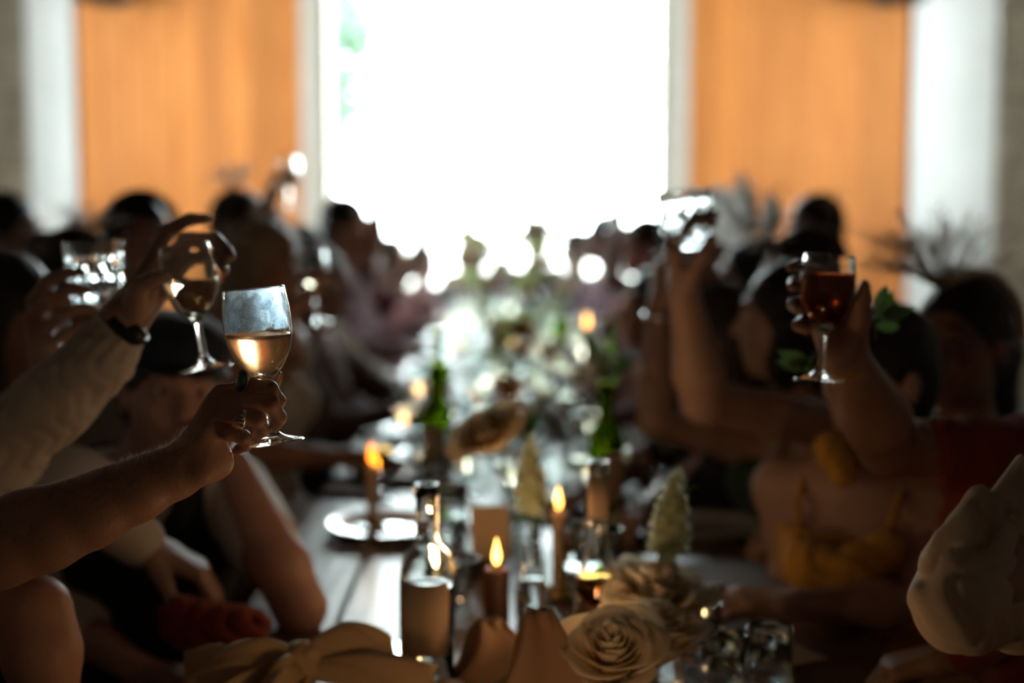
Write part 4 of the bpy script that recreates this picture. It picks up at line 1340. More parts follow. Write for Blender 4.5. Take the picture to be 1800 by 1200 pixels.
# ================================================================== right: raised arm with the crystal tumbler
WL = P(1203, 515, 2.45); EL = P(1238, 705, 2.56)
handL = hand_chains(WL, P(1180, 420, 2.42)-WL, CR*.75-CF*.15+CU*.25, False, (45, 40, 30), 1.05)
L_ = person(None, 'dark-haired guest whose bare arm lifts a cut crystal tumbler right of the window', P(1385, 565, 2.95), -160, lean=8, skin='skin_b',
            hair=('hair_black', 'bob'), top=('green', 'straps'), female=True, voxel=.011, look=165,
            left=dict(e=EL, w=WL, hand=handL, sleeve='none', voxel=.005, size=1.06, s=P(1480, 750, 2.80)))
t = tumbler('cut crystal tumbler raised in front of the right window edge', 'water', .03, h=.1, r0=.041, r1=.0475)
place_axis(t, P(1210, 440, 2.40), P(1202, 340, 2.40), .1)
# second raised arm, behind
Mr = person(None, 'guest in navy behind the crystal tumbler with a bare forearm raised across', P(1410, 490, 3.5), -170, lean=6, skin='skin_b',
            hair=('hair_brown', 'short'), top=('navy', 'short'), female=True, voxel=.012,
            right=dict(e=P(1395, 650, 3.25), w=P(1250, 495, 3.2), sleeve='none', hand=hand_chains(P(1250, 495, 3.2), P(1190, 430, 3.15)-P(1250, 495, 3.2), -CR+CU*.3, True, (40, 40, 30))))
# near right: white sleeve at the frame edge
R_ = person(None, 'guest in a cream white shirt at the right edge with one elbow bent up', V((.93, 1.42, 1.30)), 176, lean=6, skin='skin_b',
            hair=('hair_grey', 'short'), top=('shirt_cream', 'long'), voxel=.010,
            left=dict(e=P(1975, 1180, 1.25), w=P(2090, 1300, 1.2), sleeve='long', hand=None),
            right=dict(e=P(1712, 1055, 1.38), w=P(1868, 812, 1.36), sleeve='none', voxel=.005, s=P(2010, 1075, 1.52), size=.95,
                       hand=hand_chains(P(1868, 812, 1.36), CR*.9+CU*.3, CF, False, (40, 40, 30))))
k_ = 1.36/FPX
sl = sleeve_piece(R_['root'], R_['base'], 'sleeve', [
    (P(1728, 895, 1.35), 38*k_, P(1706, 985, 1.36), 60*k_, .02), (P(1706, 985, 1.36), 60*k_, P(1690, 1058, 1.37), 76*k_, .03),
    (P(1690, 1058, 1.37), 74*k_, P(1790, 1072, 1.40), 62*k_, .03), (P(1790, 1072, 1.40), 62*k_, P(2000, 1060, 1.52), 78*k_, .03),
    (P(1762, 940, 1.36), 44*k_, P(1800, 880, 1.35), 42*k_, .02)],
    M['shirt_cream'], .0035, folds(.0034, 95, .8, (.8, .2, -.35)), [(P(1752, 872, 1.35), CR*.62+CU*.72)],
    [(P(1742, 860, 1.336), .007, P(1730, 955, 1.330), .005, .010), (P(1700, 905, 1.326), .004, P(1660, 990, 1.316), .004, .010)])
sleeve_piece(R_['root'], R_['base'], 'cuff', [(P(1772, 905, 1.352), 46*k_, P(1850, 800, 1.34), 45*k_, .01)], M['shirt_cream'], .003, folds(.001, 80, .3),
             [(P(1762, 886, 1.35), -CR*.62-CU*.78), (P(1808, 812, 1.34), CR*.75+CU*.66)])
b = MB(); b.lathe([(0, 0), (.0055, 0), (.006, .001), (.0055, .0022), (.0042, .0018), (0, .0018)], 20, m=axis_mat(P(1784, 908, 1.3245)-R_['base'], -CF-CR*.1))
b.build('cuff_button', M['nail'], R_['root'])

# ================================================================== guests further down the table
def raise_arm(px, py, d, u, n, curl=(45, 45, 30), right=True, **kw):
    w = P(px, py, d)
    return dict(w=w, hand=hand_chains(w, u, n, right, curl), **kw)
FAR = [
    # label, head px,py,d, face, hair, top, female, arms
    ('ruddy-faced guest in dark red at the left frame edge, before the stone', 14, 415, 4.1, -10, ('hair_black', 'short'), ('brown', 'long'), False, {}),
    ('dark-haired guest with a black headband below the left orange boards', 243, 432, 3.7, -60, ('hair_black', 'bun'), ('black', 'long'), True, {}),
    ('blonde long-haired guest in cream behind the sharp goblet', 470, 470, 3.75, -25, ('hair_blonde', 'long'), ('cream', 'straps'), True, {'left': (500, 560, 3.15)}),
    ('pink-faced guest with dark hair below the left edge of the window trim', 425, 400, 4.7, -30, ('hair_brown', 'short'), ('pink', 'long'), False, {'left': (470, 360, 4.6)}),
    ('guest in beige second from the window trim on the left', 535, 455, 5.3, -25, ('hair_brown', 'bun'), ('beige', 'long'), True, {}),
    ('dark-haired guest in mauve holding up an arm before the left window edge', 610, 400, 5.8, -20, ('hair_black', 'short'), ('mauve', 'long'), True, {'left': (664, 345, 5.6)}),
    ('guest in plum with a long bare arm reaching up before the window', 640, 480, 6.6, -20, ('hair_brown', 'short'), ('plum', 'short'), True, {'left': (762, 385, 6.4)}),
    ('guest in brown fifth from the left frame edge, lowest of the seated row', 560, 500, 4.5, -10, ('hair_brown', 'short'), ('brown', 'long'), False, {}),
    ('guest in dusty pink at the far left end of the table', 690, 455, 8.0, -40, ('hair_brown', 'bob'), ('pink', 'long'), True, {}),
    ('dark-haired guest in mauve at the right lower corner of the window', 1062, 420, 7.0, -160, ('hair_black', 'short'), ('mauve', 'long'), False, {}),
    ('guest in dusty pink right of the window corner', 1130, 435, 5.9, -160, ('hair_brown', 'short'), ('pink', 'long'), False, {'left': (1085, 400, 5.8)}),
    ('guest with a dark bun held by a hair stick below the right orange boards', 1252, 400, 5.0, -165, ('hair_black', 'bun'), ('plum', 'long'), True, {}),
    ('guest with black hair and a white feather fascinator on the right', 1322, 500, 3.9, -170, ('hair_black', 'bob'), ('navy', 'long'), True, {}),
    ('short-haired man in the middle of the right orange boards', 1430, 405, 4.9, -150, ('hair_brown', 'short'), ('black', 'long'), False, {}),
    ('guest in brown leaning on the table edge on the right', 1150, 545, 4.3, -170, ('hair_brown', 'bun'), ('mauve', 'long'), True, {}),
    ('guest in navy at the far right end of the table', 1010, 440, 8.3, -130, ('hair_black', 'short'), ('navy', 'long'), False, {}),
    ('guest in grey at the far left corner of the table', 745, 465, 8.8, -60, ('hair_brown', 'short'), ('grey', 'long'), False, {}),
    ('guest in beige at the head of the table, left of the centre flowers', 828, 436, 9.35, -90, ('hair_brown', 'bob'), ('beige', 'long'), True, {}),
    ('guest in plum at the head of the table, right of the centre flowers', 945, 430, 9.35, -90, ('hair_brown', 'short'), ('plum', 'long'), False, {}),
]
pers = {}
GOBS = []
for i, (lab, px, py, d, face, hair, top, fem, arms) in enumerate(FAR):
    kw = {}
    for side, (ax_, ay_, ad_) in arms.items():
        u = V((.3, -.1, 1)); n = V((1, 0, .1)) if px < 900 else V((-1, 0, .1))
        kw[side] = raise_arm(ax_, ay_, ad_, u, n, right=(side == 'right'), sleeve='short')
        G = P(ax_, ay_, ad_)+u.normalized()*.09+n*.05
        GOBS.append(G)
    pers[i] = person(None, lab, P(px, py, d), face, lean=6, skin=('skin_b', 'skin_d', 'skin_a')[i % 3], hair=hair, top=top, female=fem, voxel=.014, details=d < 4.5, **kw)

# hair things
hd = pers[1]
e = empty('black_headband', hd['head']+hd['hu']*.1); tag(e, 'wide black headband worn by the guest below the left orange boards', 'headband')
b = MB(); b.tube([hd['hl']*sin(a)*.098+hd['hu']*(cos(a)*.105-.07)+hd['hf']*.03 for a in [radians(-100+200*k/14) for k in range(15)]], .014, 8); b.build('band', M['black'], e)
hd = pers[11]
e = empty('hair_stick', hd['head']+hd['hu']*.07-hd['hf']*.1); tag(e, 'dark wooden hair stick through a bun below the right orange boards', 'hair stick')
b = MB(); b.tube([V((-.06, 0, -.03)), V((.12, -.02, .06)), V((.15, -.02, .075))], [.003, .004, .006], 8); b.build('stick', M['dark_wood'], e)
def feather(L, W, bend):
    b = MB(); n = 44
    b.tube([V((0, bend*(t*t), t*L)) for t in [k/6 for k in range(7)]], [.0012]*6+[.0004], 5)
    for k in range(n):
        t = .15+.85*k/n; w = W*sin(pi*min(1, t*1.05-.02))**.6
        for sg in (-1, 1):
            c = V((0, bend*t*t, t*L)); tip = c+V((sg*w, .004, w*.7))
            b.add([c, c+V((0, 0, L*.035)), tip+V((0, 0, L*.02)), tip], [(0, 1, 2, 3)])
    return b
hd = pers[12]
e = empty('feather_fascinator', hd['head']+hd['hu']*.1-CF*.06); tag(e, 'white feather fascinator on the black-haired guest on the right', 'fascinator')
for k in range(9):
    f_ = feather(.2, .045, .05); o = f_.build('feather', M['feather'], e, True)
    o.rotation_euler = (rnd.uniform(-.3, .3), radians(-60+15*k), rnd.uniform(0, 2))
b = MB(); b.lathe([(0, -.01), (.02, -.008), (.022, 0), (.012, .008), (0, .01)], 16); b.build('clip', M['feather'], e)
grass_piece('thin dried grass hair decoration on the short-haired head at right boards', P(1465, 370, 4.8), 10, .10, 'dry', 8, name='hair_decoration')
# small pale headpieces on the guests near the left trim
for (px, py, d, s_, lab) in ((410, 330, 4.65, 8, 'white blossom headpiece on the pink-faced guest at left'), (150, 420, 3.4, 9, 'pale dried flower headpiece in front of the left white pier')):
    grass_piece(lab, P(px, py, d), 26, .11, 'feather', s_, name='flower_headpiece', w=.002)
# who wears the pale headpiece by the pier
person(None, 'guest in grey in front of the left white pier wearing a pale headpiece', P(142, 495, 3.35), -20, lean=6, skin='skin_c', hair=('hair_brown', 'bun'), top=('grey', 'long'), female=True, voxel=.014, details=False)

# bracelets and glints
br = empty('bangle', P(1158, 556, 2.9)); tag(br, 'polished silver bangle on a forearm left of the raised crystal tumbler', 'bracelet')
b = MB(); b.lathe([(.031, -.008), (.034, -.006), (.034, .006), (.031, .008), (.030, 0), (.031, -.008)], 32); b.build('band', M['silver'], br)
Sx = person(None, 'guest in black with a silver bangle, bare forearm upright left of the crystal tumbler', P(1265, 600, 3.15), -165, lean=14, skin='skin_b', hair=('hair_brown', 'bob'), top=('black', 'short'), female=True, voxel=.012, details=False,
       left=dict(e=P(1150, 740, 2.92), w=P(1158, 545, 2.9), sleeve='none', hand=hand_chains(P(1158, 545, 2.9), (0, 0, 1), (1, 0, 0), False, (40, 40, 30))))

# goblets in the far raised hands
for k, (G, lab) in enumerate(zip(GOBS, ('goblet held up by the blonde guest in cream', 'goblet lifted beside the pink-faced guest at left trim', 'goblet lifted at the left window edge by the guest in mauve',
                                      'goblet lifted high before the window by the long bare arm', 'goblet lifted before the right window corner'))):
    g = goblet(lab, 'white_wine', .12, 24, fine=1)
    g.location = G-V((0, 0, .10)); g.rotation_euler = (0, radians(-6+4*k), 0)

# ================================================================== things on the table
# --- candles
def candle(label, px, d, h, r=.0145, mat='wax', holder='dish', power=.35, fl=1.0, z=TABLE_Z, lit=True):
    loc = T(px, d, z)
    e = empty('candle', loc); tag(e, label, 'candle')
    hh = .012
    b = MB(); prof = resample([(0, hh), (r, hh), (r, hh+.002), (r*1.0, hh+h*.5), (r*.97, hh+h-.003), (r*.88, hh+h), (r*.5, hh+h-.004), (0, hh+h-.005)], 1)
    b.lathe(prof, 28); b.build('wax', M[mat], e)
    b = MB(); b.tube([V((0, 0, hh+h-.006)), V((.0005, 0, hh+h+.006)), V((.002, 0, hh+h+.011))], .0009, 6); b.build('wick', M['wick'], e)
    z0 = hh+h+.004
    b = MB(); b.lathe([(0, z0), (.0035*fl, z0+.003*fl), (.0062*fl, z0+.010*fl), (.0058*fl, z0+.018*fl), (.0035*fl, z0+.028*fl), (.0012*fl, z0+.037*fl), (0, z0+.041*fl)], 16); b.build('flame', M['flame'], e)
    lt = bpy.data.lights.new('candle_light', 'POINT'); lt.energy = power; lt.color = (1, .58, .27); lt.shadow_soft_size = .012
    lo = bpy.data.objects.new('candle_light', lt); COL.objects.link(lo); lo.parent = e; lo.location = (0, 0, z0+.062)
    if holder == 'dish':
        c = MB(); c.lathe([(0, 0), (.03, 0), (.036, .004), (.038, .010), (.036, .010), (.033, .005), (r+.005, .004), (r+.004, .02), (r+.0015, .02), (r+.001, hh), (0, hh)], 28)
        c.build('holder', M['brass'], e)
    return e
candle('brown pillar candle burning in the middle of the table before the flowers', 873, 2.15, .115, .019, 'wax', power=.45, fl=1.05)
candle('slim ivory candle burning behind the clear bottle neck', 981, 2.45, .135, .011, 'wax_white', power=.25)
cd_ = candle('candle burning left of the table centre, its flame a large orange blur', 655, 3.0, .115, .012, 'wax_white', power=.2, fl=1.1)
for c_ in cd_.children:
    if c_.name.startswith('flame'): c_.data.materials[0] = M['flame_deep']
candle('candle with pale flame far down the table on the right', 1031, 4.4, .28, .012, 'wax_white', power=.2, fl=1.1)
def tealight(label, px, d, power=.2, h=.06):
    e = empty('votive_candle', T(px, d)); tag(e, label, 'candle')
    b = MB(); b.lathe([(0, 0), (.026, 0), (.028, .003), (.031, h+.012), (.0295, h+.012), (.0265, .006), (0, .005)], 32); b.build('votive_glass', M['glass'], e)
    b = MB(); b.lathe([(0, .0055), (.0255, .0062), (.027, h*.6), (0, h*.6)], 24); b.build('wax', M['wax_white'], e)
    z0 = h*.6+.004
    b = MB(); b.lathe([(0, z0), (.003, z0+.003), (.0055, z0+.009), (.004, z0+.018), (.0012, z0+.027), (0, z0+.031)], 14); b.build('flame', M['flame_core'], e)
    lt = bpy.data.lights.new('candle_light', 'POINT'); lt.energy = power; lt.color = (1, .58, .27); lt.shadow_soft_size = .01
    lo = bpy.data.objects.new('candle_light', lt); COL.objects.link(lo); lo.parent = e; lo.location = (0, 0, z0+.05)
    return e
tealight('votive candle in clear glass behind the open cream rose', 1030, 1.93, .35, .085)
tealight('votive candle in clear glass left of the pillar candle', 775, 2.35, .2, .07)

# unseen candles added below the frame as warm fill for roses and hand
tealight('added fill-light candle in clear glass on the near table edge, right of the middle', 1110, 1.45, .50, .07)
tealight('added fill-light candle in clear glass on the near table edge, left of the middle', 760, 1.52, .34, .07)
# --- bottles
def bottle(label, px, d, mat, R=.037, H=.30, rot=0, lab_mat='label', fill='water', cork=None, neck=.0145, sh=.62):
    e = empty('bottle', T(px, d)); tag(e, label, 'bottle'); e.rotation_euler = (0, 0, rot)
    prof = [(0, .004), (R*.85, 0), (R, .005), (R, H*.3), (R, H*(sh-.06)), (R*.96, H*sh), (R*.8, H*(sh+(.06 if sh > .5 else .12))), (neck*1.2, H*(sh+(.105 if sh > .5 else .24))), (neck, H*(sh+(.14 if sh > .5 else .30))), (neck, H-.02), (neck+.003, H-.016), (neck+.003, H-.006), (neck+.001, H)]
    inn = [(neck-.003, H), (neck-.003, H*(sh+(.14 if sh > .5 else .30))), (neck*1.2-.003, H*(sh+(.105 if sh > .5 else .24))), (R*.8-.003, H*(sh+(.055 if sh > .5 else .115))), (R*.96-.003, H*sh-.003), (R-.003, H*(sh-.07)), (R-.003, .012), (0, .016)]
    b = MB(); b.lathe(prof+inn, 40); b.build('glass', M[mat], e)
    if fill:
        obj('contents', liquid_mesh([(0, .016), (R-.0035, .02), (R-.003, H*(sh-.07)), (R*.96-.003, H*sh-.003), (R*.8-.003, H*(sh+(.055 if sh > .5 else .115)))], H*(.5 if sh > .5 else .42), 32, name='contents'), M[fill], e)
    if lab_mat:
        b = MB(); n = 20; vs = []
        b.grid(lambda u, v: V(((R+.0006)*cos(-2.6+u*2.9), (R+.0006)*sin(-2.6+u*2.9), .05+v*(H*.36))), n, 3, .0003); b.build('label', M[lab_mat], e)
    if cork:
        b = MB(); b.lathe([(0, H*.72), (neck+.0012, H*.72), (neck+.0012, H-.022), (0, H-.022)], 24); b.build('neck_wrap', M[cork], e)
    return e
bottle('clear glass bottle with a brown paper label standing left of the candle', 752, 2.0, 'glass', R=.0385, H=.285, rot=-.95, sh=.60, neck=.0155)
bottle('clear glass bottle with a brown neck wrap behind the white peony', 1050, 2.12, 'glass', R=.035, H=.295, rot=.3, lab_mat=None, fill='amber', cork='label', sh=.34)
for px, d, lab in ((1065, 3.0, 'green wine bottle nearest, right of the table centre'), (772, 4.2, 'green wine bottle left of the centre flowers'), (768, 3.35, 'green wine bottle beyond the burning candle at left'), (1075, 4.6, 'green wine bottle on the right beyond the first'), (985, 5.6, 'green wine bottle far down the table')):
    bottle(lab, px, d, 'green_glass', R=.037, H=.30, rot=rnd.uniform(-1, 1), lab_mat='label', fill=None)

# --- roses
def rose(label, at, direction, R, mats=('petal',), seed=1, n=26, openness=1.0, stem_to=None, name='rose', joined=False, cat='flower', ruffle=.1, leaves=0):
    r = random.Random(seed)
    e = empty(name, at); tag(e, label, cat)
    m = axis_mat(V((0, 0, 0)), direction)
    allb = MB()
    for i in range(n):
        t = i/(n-1)
        th0 = i*2.399963
        h = R*(.95-.28*t*openness)
        rb = R*(.05+.12*t); rt = R*(.10+(.78*openness)*t**1.25)
        curl = R*(.0+.28*t*t*openness)
        span = (3.3-1.3*t)
        ph = r.uniform(0, 6)
        zo = -R*.10*t
        lean_ = r.uniform(-.06, .06)
        def fn(u, v):
            uu = (u-.5)*2
            wv = max(.05, sin(pi*(.14+.56*v)))**.6
            top = 1-.16*abs(uu)**2.2*v
            vv = v*top
            rho = rb+(rt-rb)*(vv**.75)+curl*max(0, vv-.62)**2*6
            th = th0+uu*span*.5*wv
            z = zo+h*(vv**.9)-R*.9*curl/R*max(0, vv-.72)**2*5
            z += R*ruffle*.35*sin(uu*5+ph)*v*v*t
            rho += R*ruffle*.35*sin(uu*4+ph*1.7)*v*v
            point = R*.06*max(0, 1-abs(uu)*2.5)*v**6*t
            rho += point
            return m @ V((rho*cos(th), rho*sin(th), z+lean_*R*v))
        b = MB(); b.grid(fn, 11, 9, .0007)
        if joined: allb.add(b.v, b.f)
        else:
            o = b.build('petal', M[mats[i % len(mats)]], e)
    if joined:
        allb.build('petals', M[mats[0]], e)
    # sepals and base
    c = MB(); c.lathe([(0, -R*.22), (R*.10, -R*.18), (R*.16, -R*.06), (R*.12, R*.05), (0, R*.06)], 12, m=m); c.build('flower_base', M['stem'], e)
    if stem_to is not None:
        s0 = m @ V((0, 0, -R*.2)); s1 = V(stem_to)-V(at)
        pts = [s0, s0.lerp(s1, .33)+m.to_3x3() @ V((0, 0, -.02)), s0.lerp(s1, .66), s1]
        b = MB(); b.tube(pts, .0022, 7); b.build('stem', M['stem'], e)
        for k in range(leaves):
            lm = leaf_mesh('leaf', .055, .03); o = obj('leaf', lm, M['leaf'], e, s0.lerp(s1, .25+.2*k)); o.rotation_euler = (rnd.uniform(-.4, .4), rnd.uniform(-.4, .4), rnd.uniform(0, 6))
    return e
def bud_vase(label, loc, h=.1, r=.03, mat='glass'):
    b = MB(); b.lathe(resample([(0, 0), (r*.9, 0), (r, .004), (r*1.05, h*.35), (r*.55, h*.7), (r*.45, h*.9), (r*.55, h)], 3)+resample([(r*.55-.002, h), (r*.45-.002, h*.9), (r*.55-.0022, h*.7), (r*1.05-.0025, h*.35), (r-.003, .009), (0, .008)], 3), 32)
    o = b.build('bud_vase', M[mat], None, loc=loc); tag(o, label, 'vase')
    obj('water', liquid_mesh([(0, .008), (r-.003, .009), (r*1.05-.0025, h*.35), (r*.55-.0022, h*.7)], h*.55, 28, name='water'), M['water'], o)
    return o
v1 = T(1100, 1.86); bud_vase('low glass vase holding the open cream rose, nearest on the table', v1, .09, .034)
rose('open cream rose nearest the camera, facing up left', P(1080, 1178, 1.80), (-.10, -.5, .85), .082, seed=3, n=22, stem_to=v1+V((0, 0, .02)), openness=.9, ruffle=.05)
v2 = T(1165, 1.98); bud_vase('low glass vase holding the wide cream rose behind the nearest one', v2, .09, .032)
rose('wide open cream rose seen from the side, behind the nearest rose', P(1142, 1158, 1.90), (.12, -.05, 1.0), .088, seed=11, n=22, stem_to=v2+V((0, 0, .02)), openness=.95, ruffle=.08)
v3 = T(1150, 2.14); bud_vase('glass vase holding the white peony', v3, .10, .034)
rose('white ruffled peony behind the two cream roses', P(1150, 1080, 2.06), (.1, -.2, .95), .084, mats=('petal_white',), seed=5, n=34, stem_to=v3+V((0, 0, .02)), openness=1.0, ruffle=.35, name='peony')
v4 = T(935, 2.30); bud_vase('slender glass vase holding the tall drooping cream rose', v4, .13, .026)
rose('tall cream rose drooping left above the pillar candle', P(872, 782, 2.34), (-.35, -.25, .55), .068, seed=8, n=24, stem_to=v4+V((0, 0, .03)), openness=1.05, leaves=2)
def stock(label, base, top, seed, n=60, R=.022, mat='bud', name='stock_flower'):
    """spike of small frilled blossoms"""
    r = random.Random(seed); e = empty(name, base); tag(e, label, 'flower')
    b = MB(); ax = V(top)-V(base); b.tube([V((0, 0, 0)), ax*.5+V((.004, 0, 0)), ax], [.0025, .002, .001], 7); b.build('stem', M['stem'], e)
    fl = MB()
    for k in range(5):
        a0 = 2*pi*k/5
        fl.grid(lambda u, v: V((cos(a0)*v*.013-sin(a0)*(u-.5)*.014*sin(pi*(.15+.75*v)), sin(a0)*v*.013+cos(a0)*(u-.5)*.014*sin(pi*(.15+.75*v)), .006*v*v+.002*sin(u*9)*v)), 4, 4)
    me = new_mesh('floret', fl.v, fl.f); me.materials.append(M[mat])
    for k in range(n):
        t = k/n; a = k*2.4; c = ax*(.42+.56*t)
        rad = R*(1-.75*t**1.5)
        d = V((cos(a), sin(a), .35)).normalized()
        o = obj('floret', me, None, e, c+d*rad*r.uniform(.55, 1.15)+V((0, 0, r.uniform(-.006, .006))))
        o.rotation_euler = d.to_track_quat('Z', 'Y').to_euler(); o.scale = (1.25-.85*t**2,)*3
    lf = leaf_mesh('leaf', .05, .012); lf.materials.append(M['leaf'])
    for k in range(7):
        o = obj('leaf', lf, None, e, ax*(.25+.1*k)); o.rotation_euler = (rnd.uniform(.2, .9), 0, k*2.1)
    return e
stock('white and green stock spike leaning above the peony', v3+V((.005, .01, .06)), P(1192, 822, 2.06), 3)
stock('pale green stock spike beside the tall drooping rose', v4+V((.004, 0, .09)), P(930, 765, 2.30), 4, n=40, R=.018)
# mid and far flower bunches down the middle of the table
def bunch(label, px, d, top, spread, n, seed, mats=('petal_white', 'petal'), vh=.16, lmat='leaf_light'):
    r = random.Random(seed)
    loc = T(px, d)
    vs_ = bud_vase('glass vase of the '+' '.join(label.split()[:9]), loc, vh, .045)
    e = empty('flower_bunch', loc+V((0, 0, vh*.8))); tag(e, label, 'flowers')
    for k in range(n):
        a = r.uniform(0, 2*pi); q = V((cos(a)*spread*r.uniform(.2, 1), sin(a)*spread*.6*r.uniform(.2, 1), (top-vh*.8)*r.uniform(.45, 1)))
        b = MB(); b.tube([V((0, 0, 0)), q*.5+V((0, 0, .02)), q], .002, 5); b.build('stem', M['stem'], e)
        R = r.uniform(.03, .05)
        rb = random.Random(seed*50+k); fb = MB(); mm = Matrix.Translation(q) @ axis_mat(V((0, 0, 0)), (q.x, q.y-.05, .12))
        for i in range(14):
            t = i/13; th0 = i*2.4; 
            fb.grid(lambda u, v: mm @ V((R*(.1+.8*t*v**.8)*cos(th0+(u-.5)*2.0), R*(.1+.8*t*v**.8)*sin(th0+(u-.5)*2.0), R*(.9-.5*t)*v-R*.2*t)), 5, 5)
        fb.build('blossom', M[mats[k % len(mats)]], e)
    lm = leaf_mesh('leaf', .10, .035); lm.materials.append(M[lmat])
    for k in range(n//2+3):
        a = r.uniform(0, 2*pi)
        o = obj('leaf', lm, None, e, (cos(a)*spread*.5*r.random(), sin(a)*spread*.3, (top-vh)*r.uniform(.2, 1)))
        o.rotation_euler = (r.uniform(.0, 1.2), r.uniform(-.8, .8), a); o.scale = (r.uniform(.8, 1.5),)*3
    return e
bunch('white flowers and light green leaves, tallest in the table centre before the window', 925, 5.0, .60, .2, 18, 21)
bunch('white flowers further along the table centre', 850, 6.2, .56, .2, 14, 22)
bunch('peach flowers low in the table centre', 905, 4.1, .36, .10, 6, 23, ('petal_peach', 'petal'))
bunch('white flowers at the far end of the table', 940, 7.6, .55, .2, 9, 24)
bunch('cream flowers between the green bottles', 925, 3.3, .27, .07, 4, 25, ('petal_peach', 'petal'), vh=.12, lmat='leaf')
bunch('pale flowers right of the centre line', 1050, 3.55, .30, .06, 4, 26, ('petal', 'bud'), vh=.14, lmat='leaf')

# --- plates, napkins, phones, cutlery
def plate(label, px, d, r=.125, group=None):
    b = MB(); b.lathe(resample([(0, .003), (r*.55, .002), (r*.6, .0), (r*.63, .003), (r*.8, .012), (r, .020), (r*1.0, .0225), (r*.8, .0155), (r*.6, .0075), (0, .0065)], 2), 48)
    o = b.build('plate', M['ceramic'], None, loc=T(px, d)); tag(o, label, 'plate', group); return o
seats = []
for side in (-1, 1):
    for k in range(9):
        seats.append((side, 2.25+k*.62))
protoP = None
nP = 0
for side, d in seats:
    if d < 2.6: continue
    x = -.27 if side < 0 else .38
    if protoP is None:
        protoP = plate('x', 900, 3.0); o = protoP
    else: o = copy_tree(protoP)
    o.location = (x+rnd.uniform(-.02, .02), d, TABLE_Z)
    pos_ = ('left' if side < 0 else 'right')+' edge of the table, '+('before the green bottles' if d < 4.2 else ('beside the centre flowers' if d < 6.3 else 'near the window'))
    o['label'] = 'white dinner plate at the '+pos_; o['group'] = 'dinner plates at the '+pos_; o['category'] = 'plate'
def cut_item(kind, label, x, y, rot):
    e = empty(kind, (x, y, TABLE_Z+.0015), (0, 0, rot)); tag(e, label, kind, kind+' settings along the table')
    b = MB()
    b.grid(lambda u, v: V(((u-.5)*(.012-.005*sin(pi*v)), -.1+v*.12, .0035+.002*sin(pi*v))), 3, 6, .002); b.build('handle', M['silver'], e)
    b = MB()
    if kind == 'knife': b.grid(lambda u, v: V(((u-.35)*.016*(1-.6*v**3), .02+v*.1, .003)), 3, 6, .0015); b.build('blade', M['silver'], e)
    else:
        b.grid(lambda u, v: V(((u-.5)*(.008+.016*sin(pi*min(1, v*1.3)*.5)), .02+v*.045, .004+.003*sin(pi*v))), 4, 5, .0015)
        for t in range(4): b.bbox(-.0115+t*.0065, .064, .004, -.008+t*.0065, .098, .0055, .0004)
        b.build('head', M['silver'], e)
    return e
pk = cut_item('knife', 'silver dinner knife beside a white plate', 0, 0, 0); pf = cut_item('fork', 'silver dinner fork beside a white plate', 0, 0, 0)
fk = True
for side, d in seats:
    if d < 2.6 or d > 6: continue
    x = -.27 if side < 0 else .38
    a_ = pk if fk else copy_tree(pk); b_ = pf if fk else copy_tree(pf); fk = False
    a_.location = (x, d-.155*(-side), TABLE_Z+.0015); a_.rotation_euler = (0, 0, radians(90*side))
    b_.location = (x, d+.155*(-side), TABLE_Z+.0015); b_.rotation_euler = (0, 0, radians(90*side))
def phone(label, px, d, rot, z=TABLE_Z):
    e = empty('smartphone', T(px, d, z), (0, 0, rot)); tag(e, label, 'phone')
    b = MB(); b.bbox(-.036, -.074, 0, .036, .074, .0085, .003); b.build('case', M['black_metal'], e)
    b = MB(); b.bbox(-.034, -.072, .0084, .034, .072, .0092, .0003); b.build('screen', M['phone'], e, False)
phone('black smartphone lying near the knotted napkin', 640, 2.14, radians(80))
phone('black smartphone lying beyond the man in the cap', 645, 2.95, radians(70))
phone('black smartphone lying further along the left side', 620, 3.3, radians(80))

def cloth_knot(label, at, seed, size, mat, kind='knot', name='napkin'):
    r = random.Random(seed); e = empty(name, at); tag(e, label, 'napkin')
    def lobe(p0, p1, w0, w1, hgt, ph, nm='fold'):
        b = MB(); p0 = V(p0); p1 = V(p1); ax = (p1-p0); sd = V((-ax.y, ax.x, 0)).normalized()
        def fn(u, v):
            w = w0+(w1-w0)*v**.8
            c = p0.lerp(p1, v)
            uu = (u-.5)*2
            arch = hgt*sin(pi*min(1, .15+.85*v))*(1-.7*abs(uu)**1.5)
            ripple = .017*size/.15*(sin(uu*5.5+ph)+.6*sin(uu*9+ph*2+v*3))*(.25+v)
            return c+sd*uu*w+V((0, 0, arch+ripple+.012))
        b.grid(fn, 22, 14, .0022)
        return b.build(nm, M[mat], e)
    s = size
    lobe((0, 0, .01), (-s*.95, -s*.25, 0), .012, s*.42, .045, 0)
    lobe((0, 0, .01), (s*.75, s*.35, .015), .012, s*.40, .05, 2)
    lobe((0, 0, .01), (s*1.15, -s*.12, 0), .012, s*.25, .025, 4, 'tail')
    lobe((0, 0, .01), (-s*.25, -s*.8, 0), .012, s*.30, .03, 1, 'tail')
    F = Field(.004); F.el(V((0, 0, .035)), (V((.028, 0, 0)), V((0, .03, 0)), V((0, 0, .03))), .01)
    pos, q = F.mesh(folds(.003, 130, r.random())); obj('knot', field_mesh('knot', [(pos, q)]), M[mat], e)
    return e
cloth_knot('beige linen napkin tied in a loose knot, nearest at bottom left', T(530, 1.86, .79), 1, .15, 'napkin')
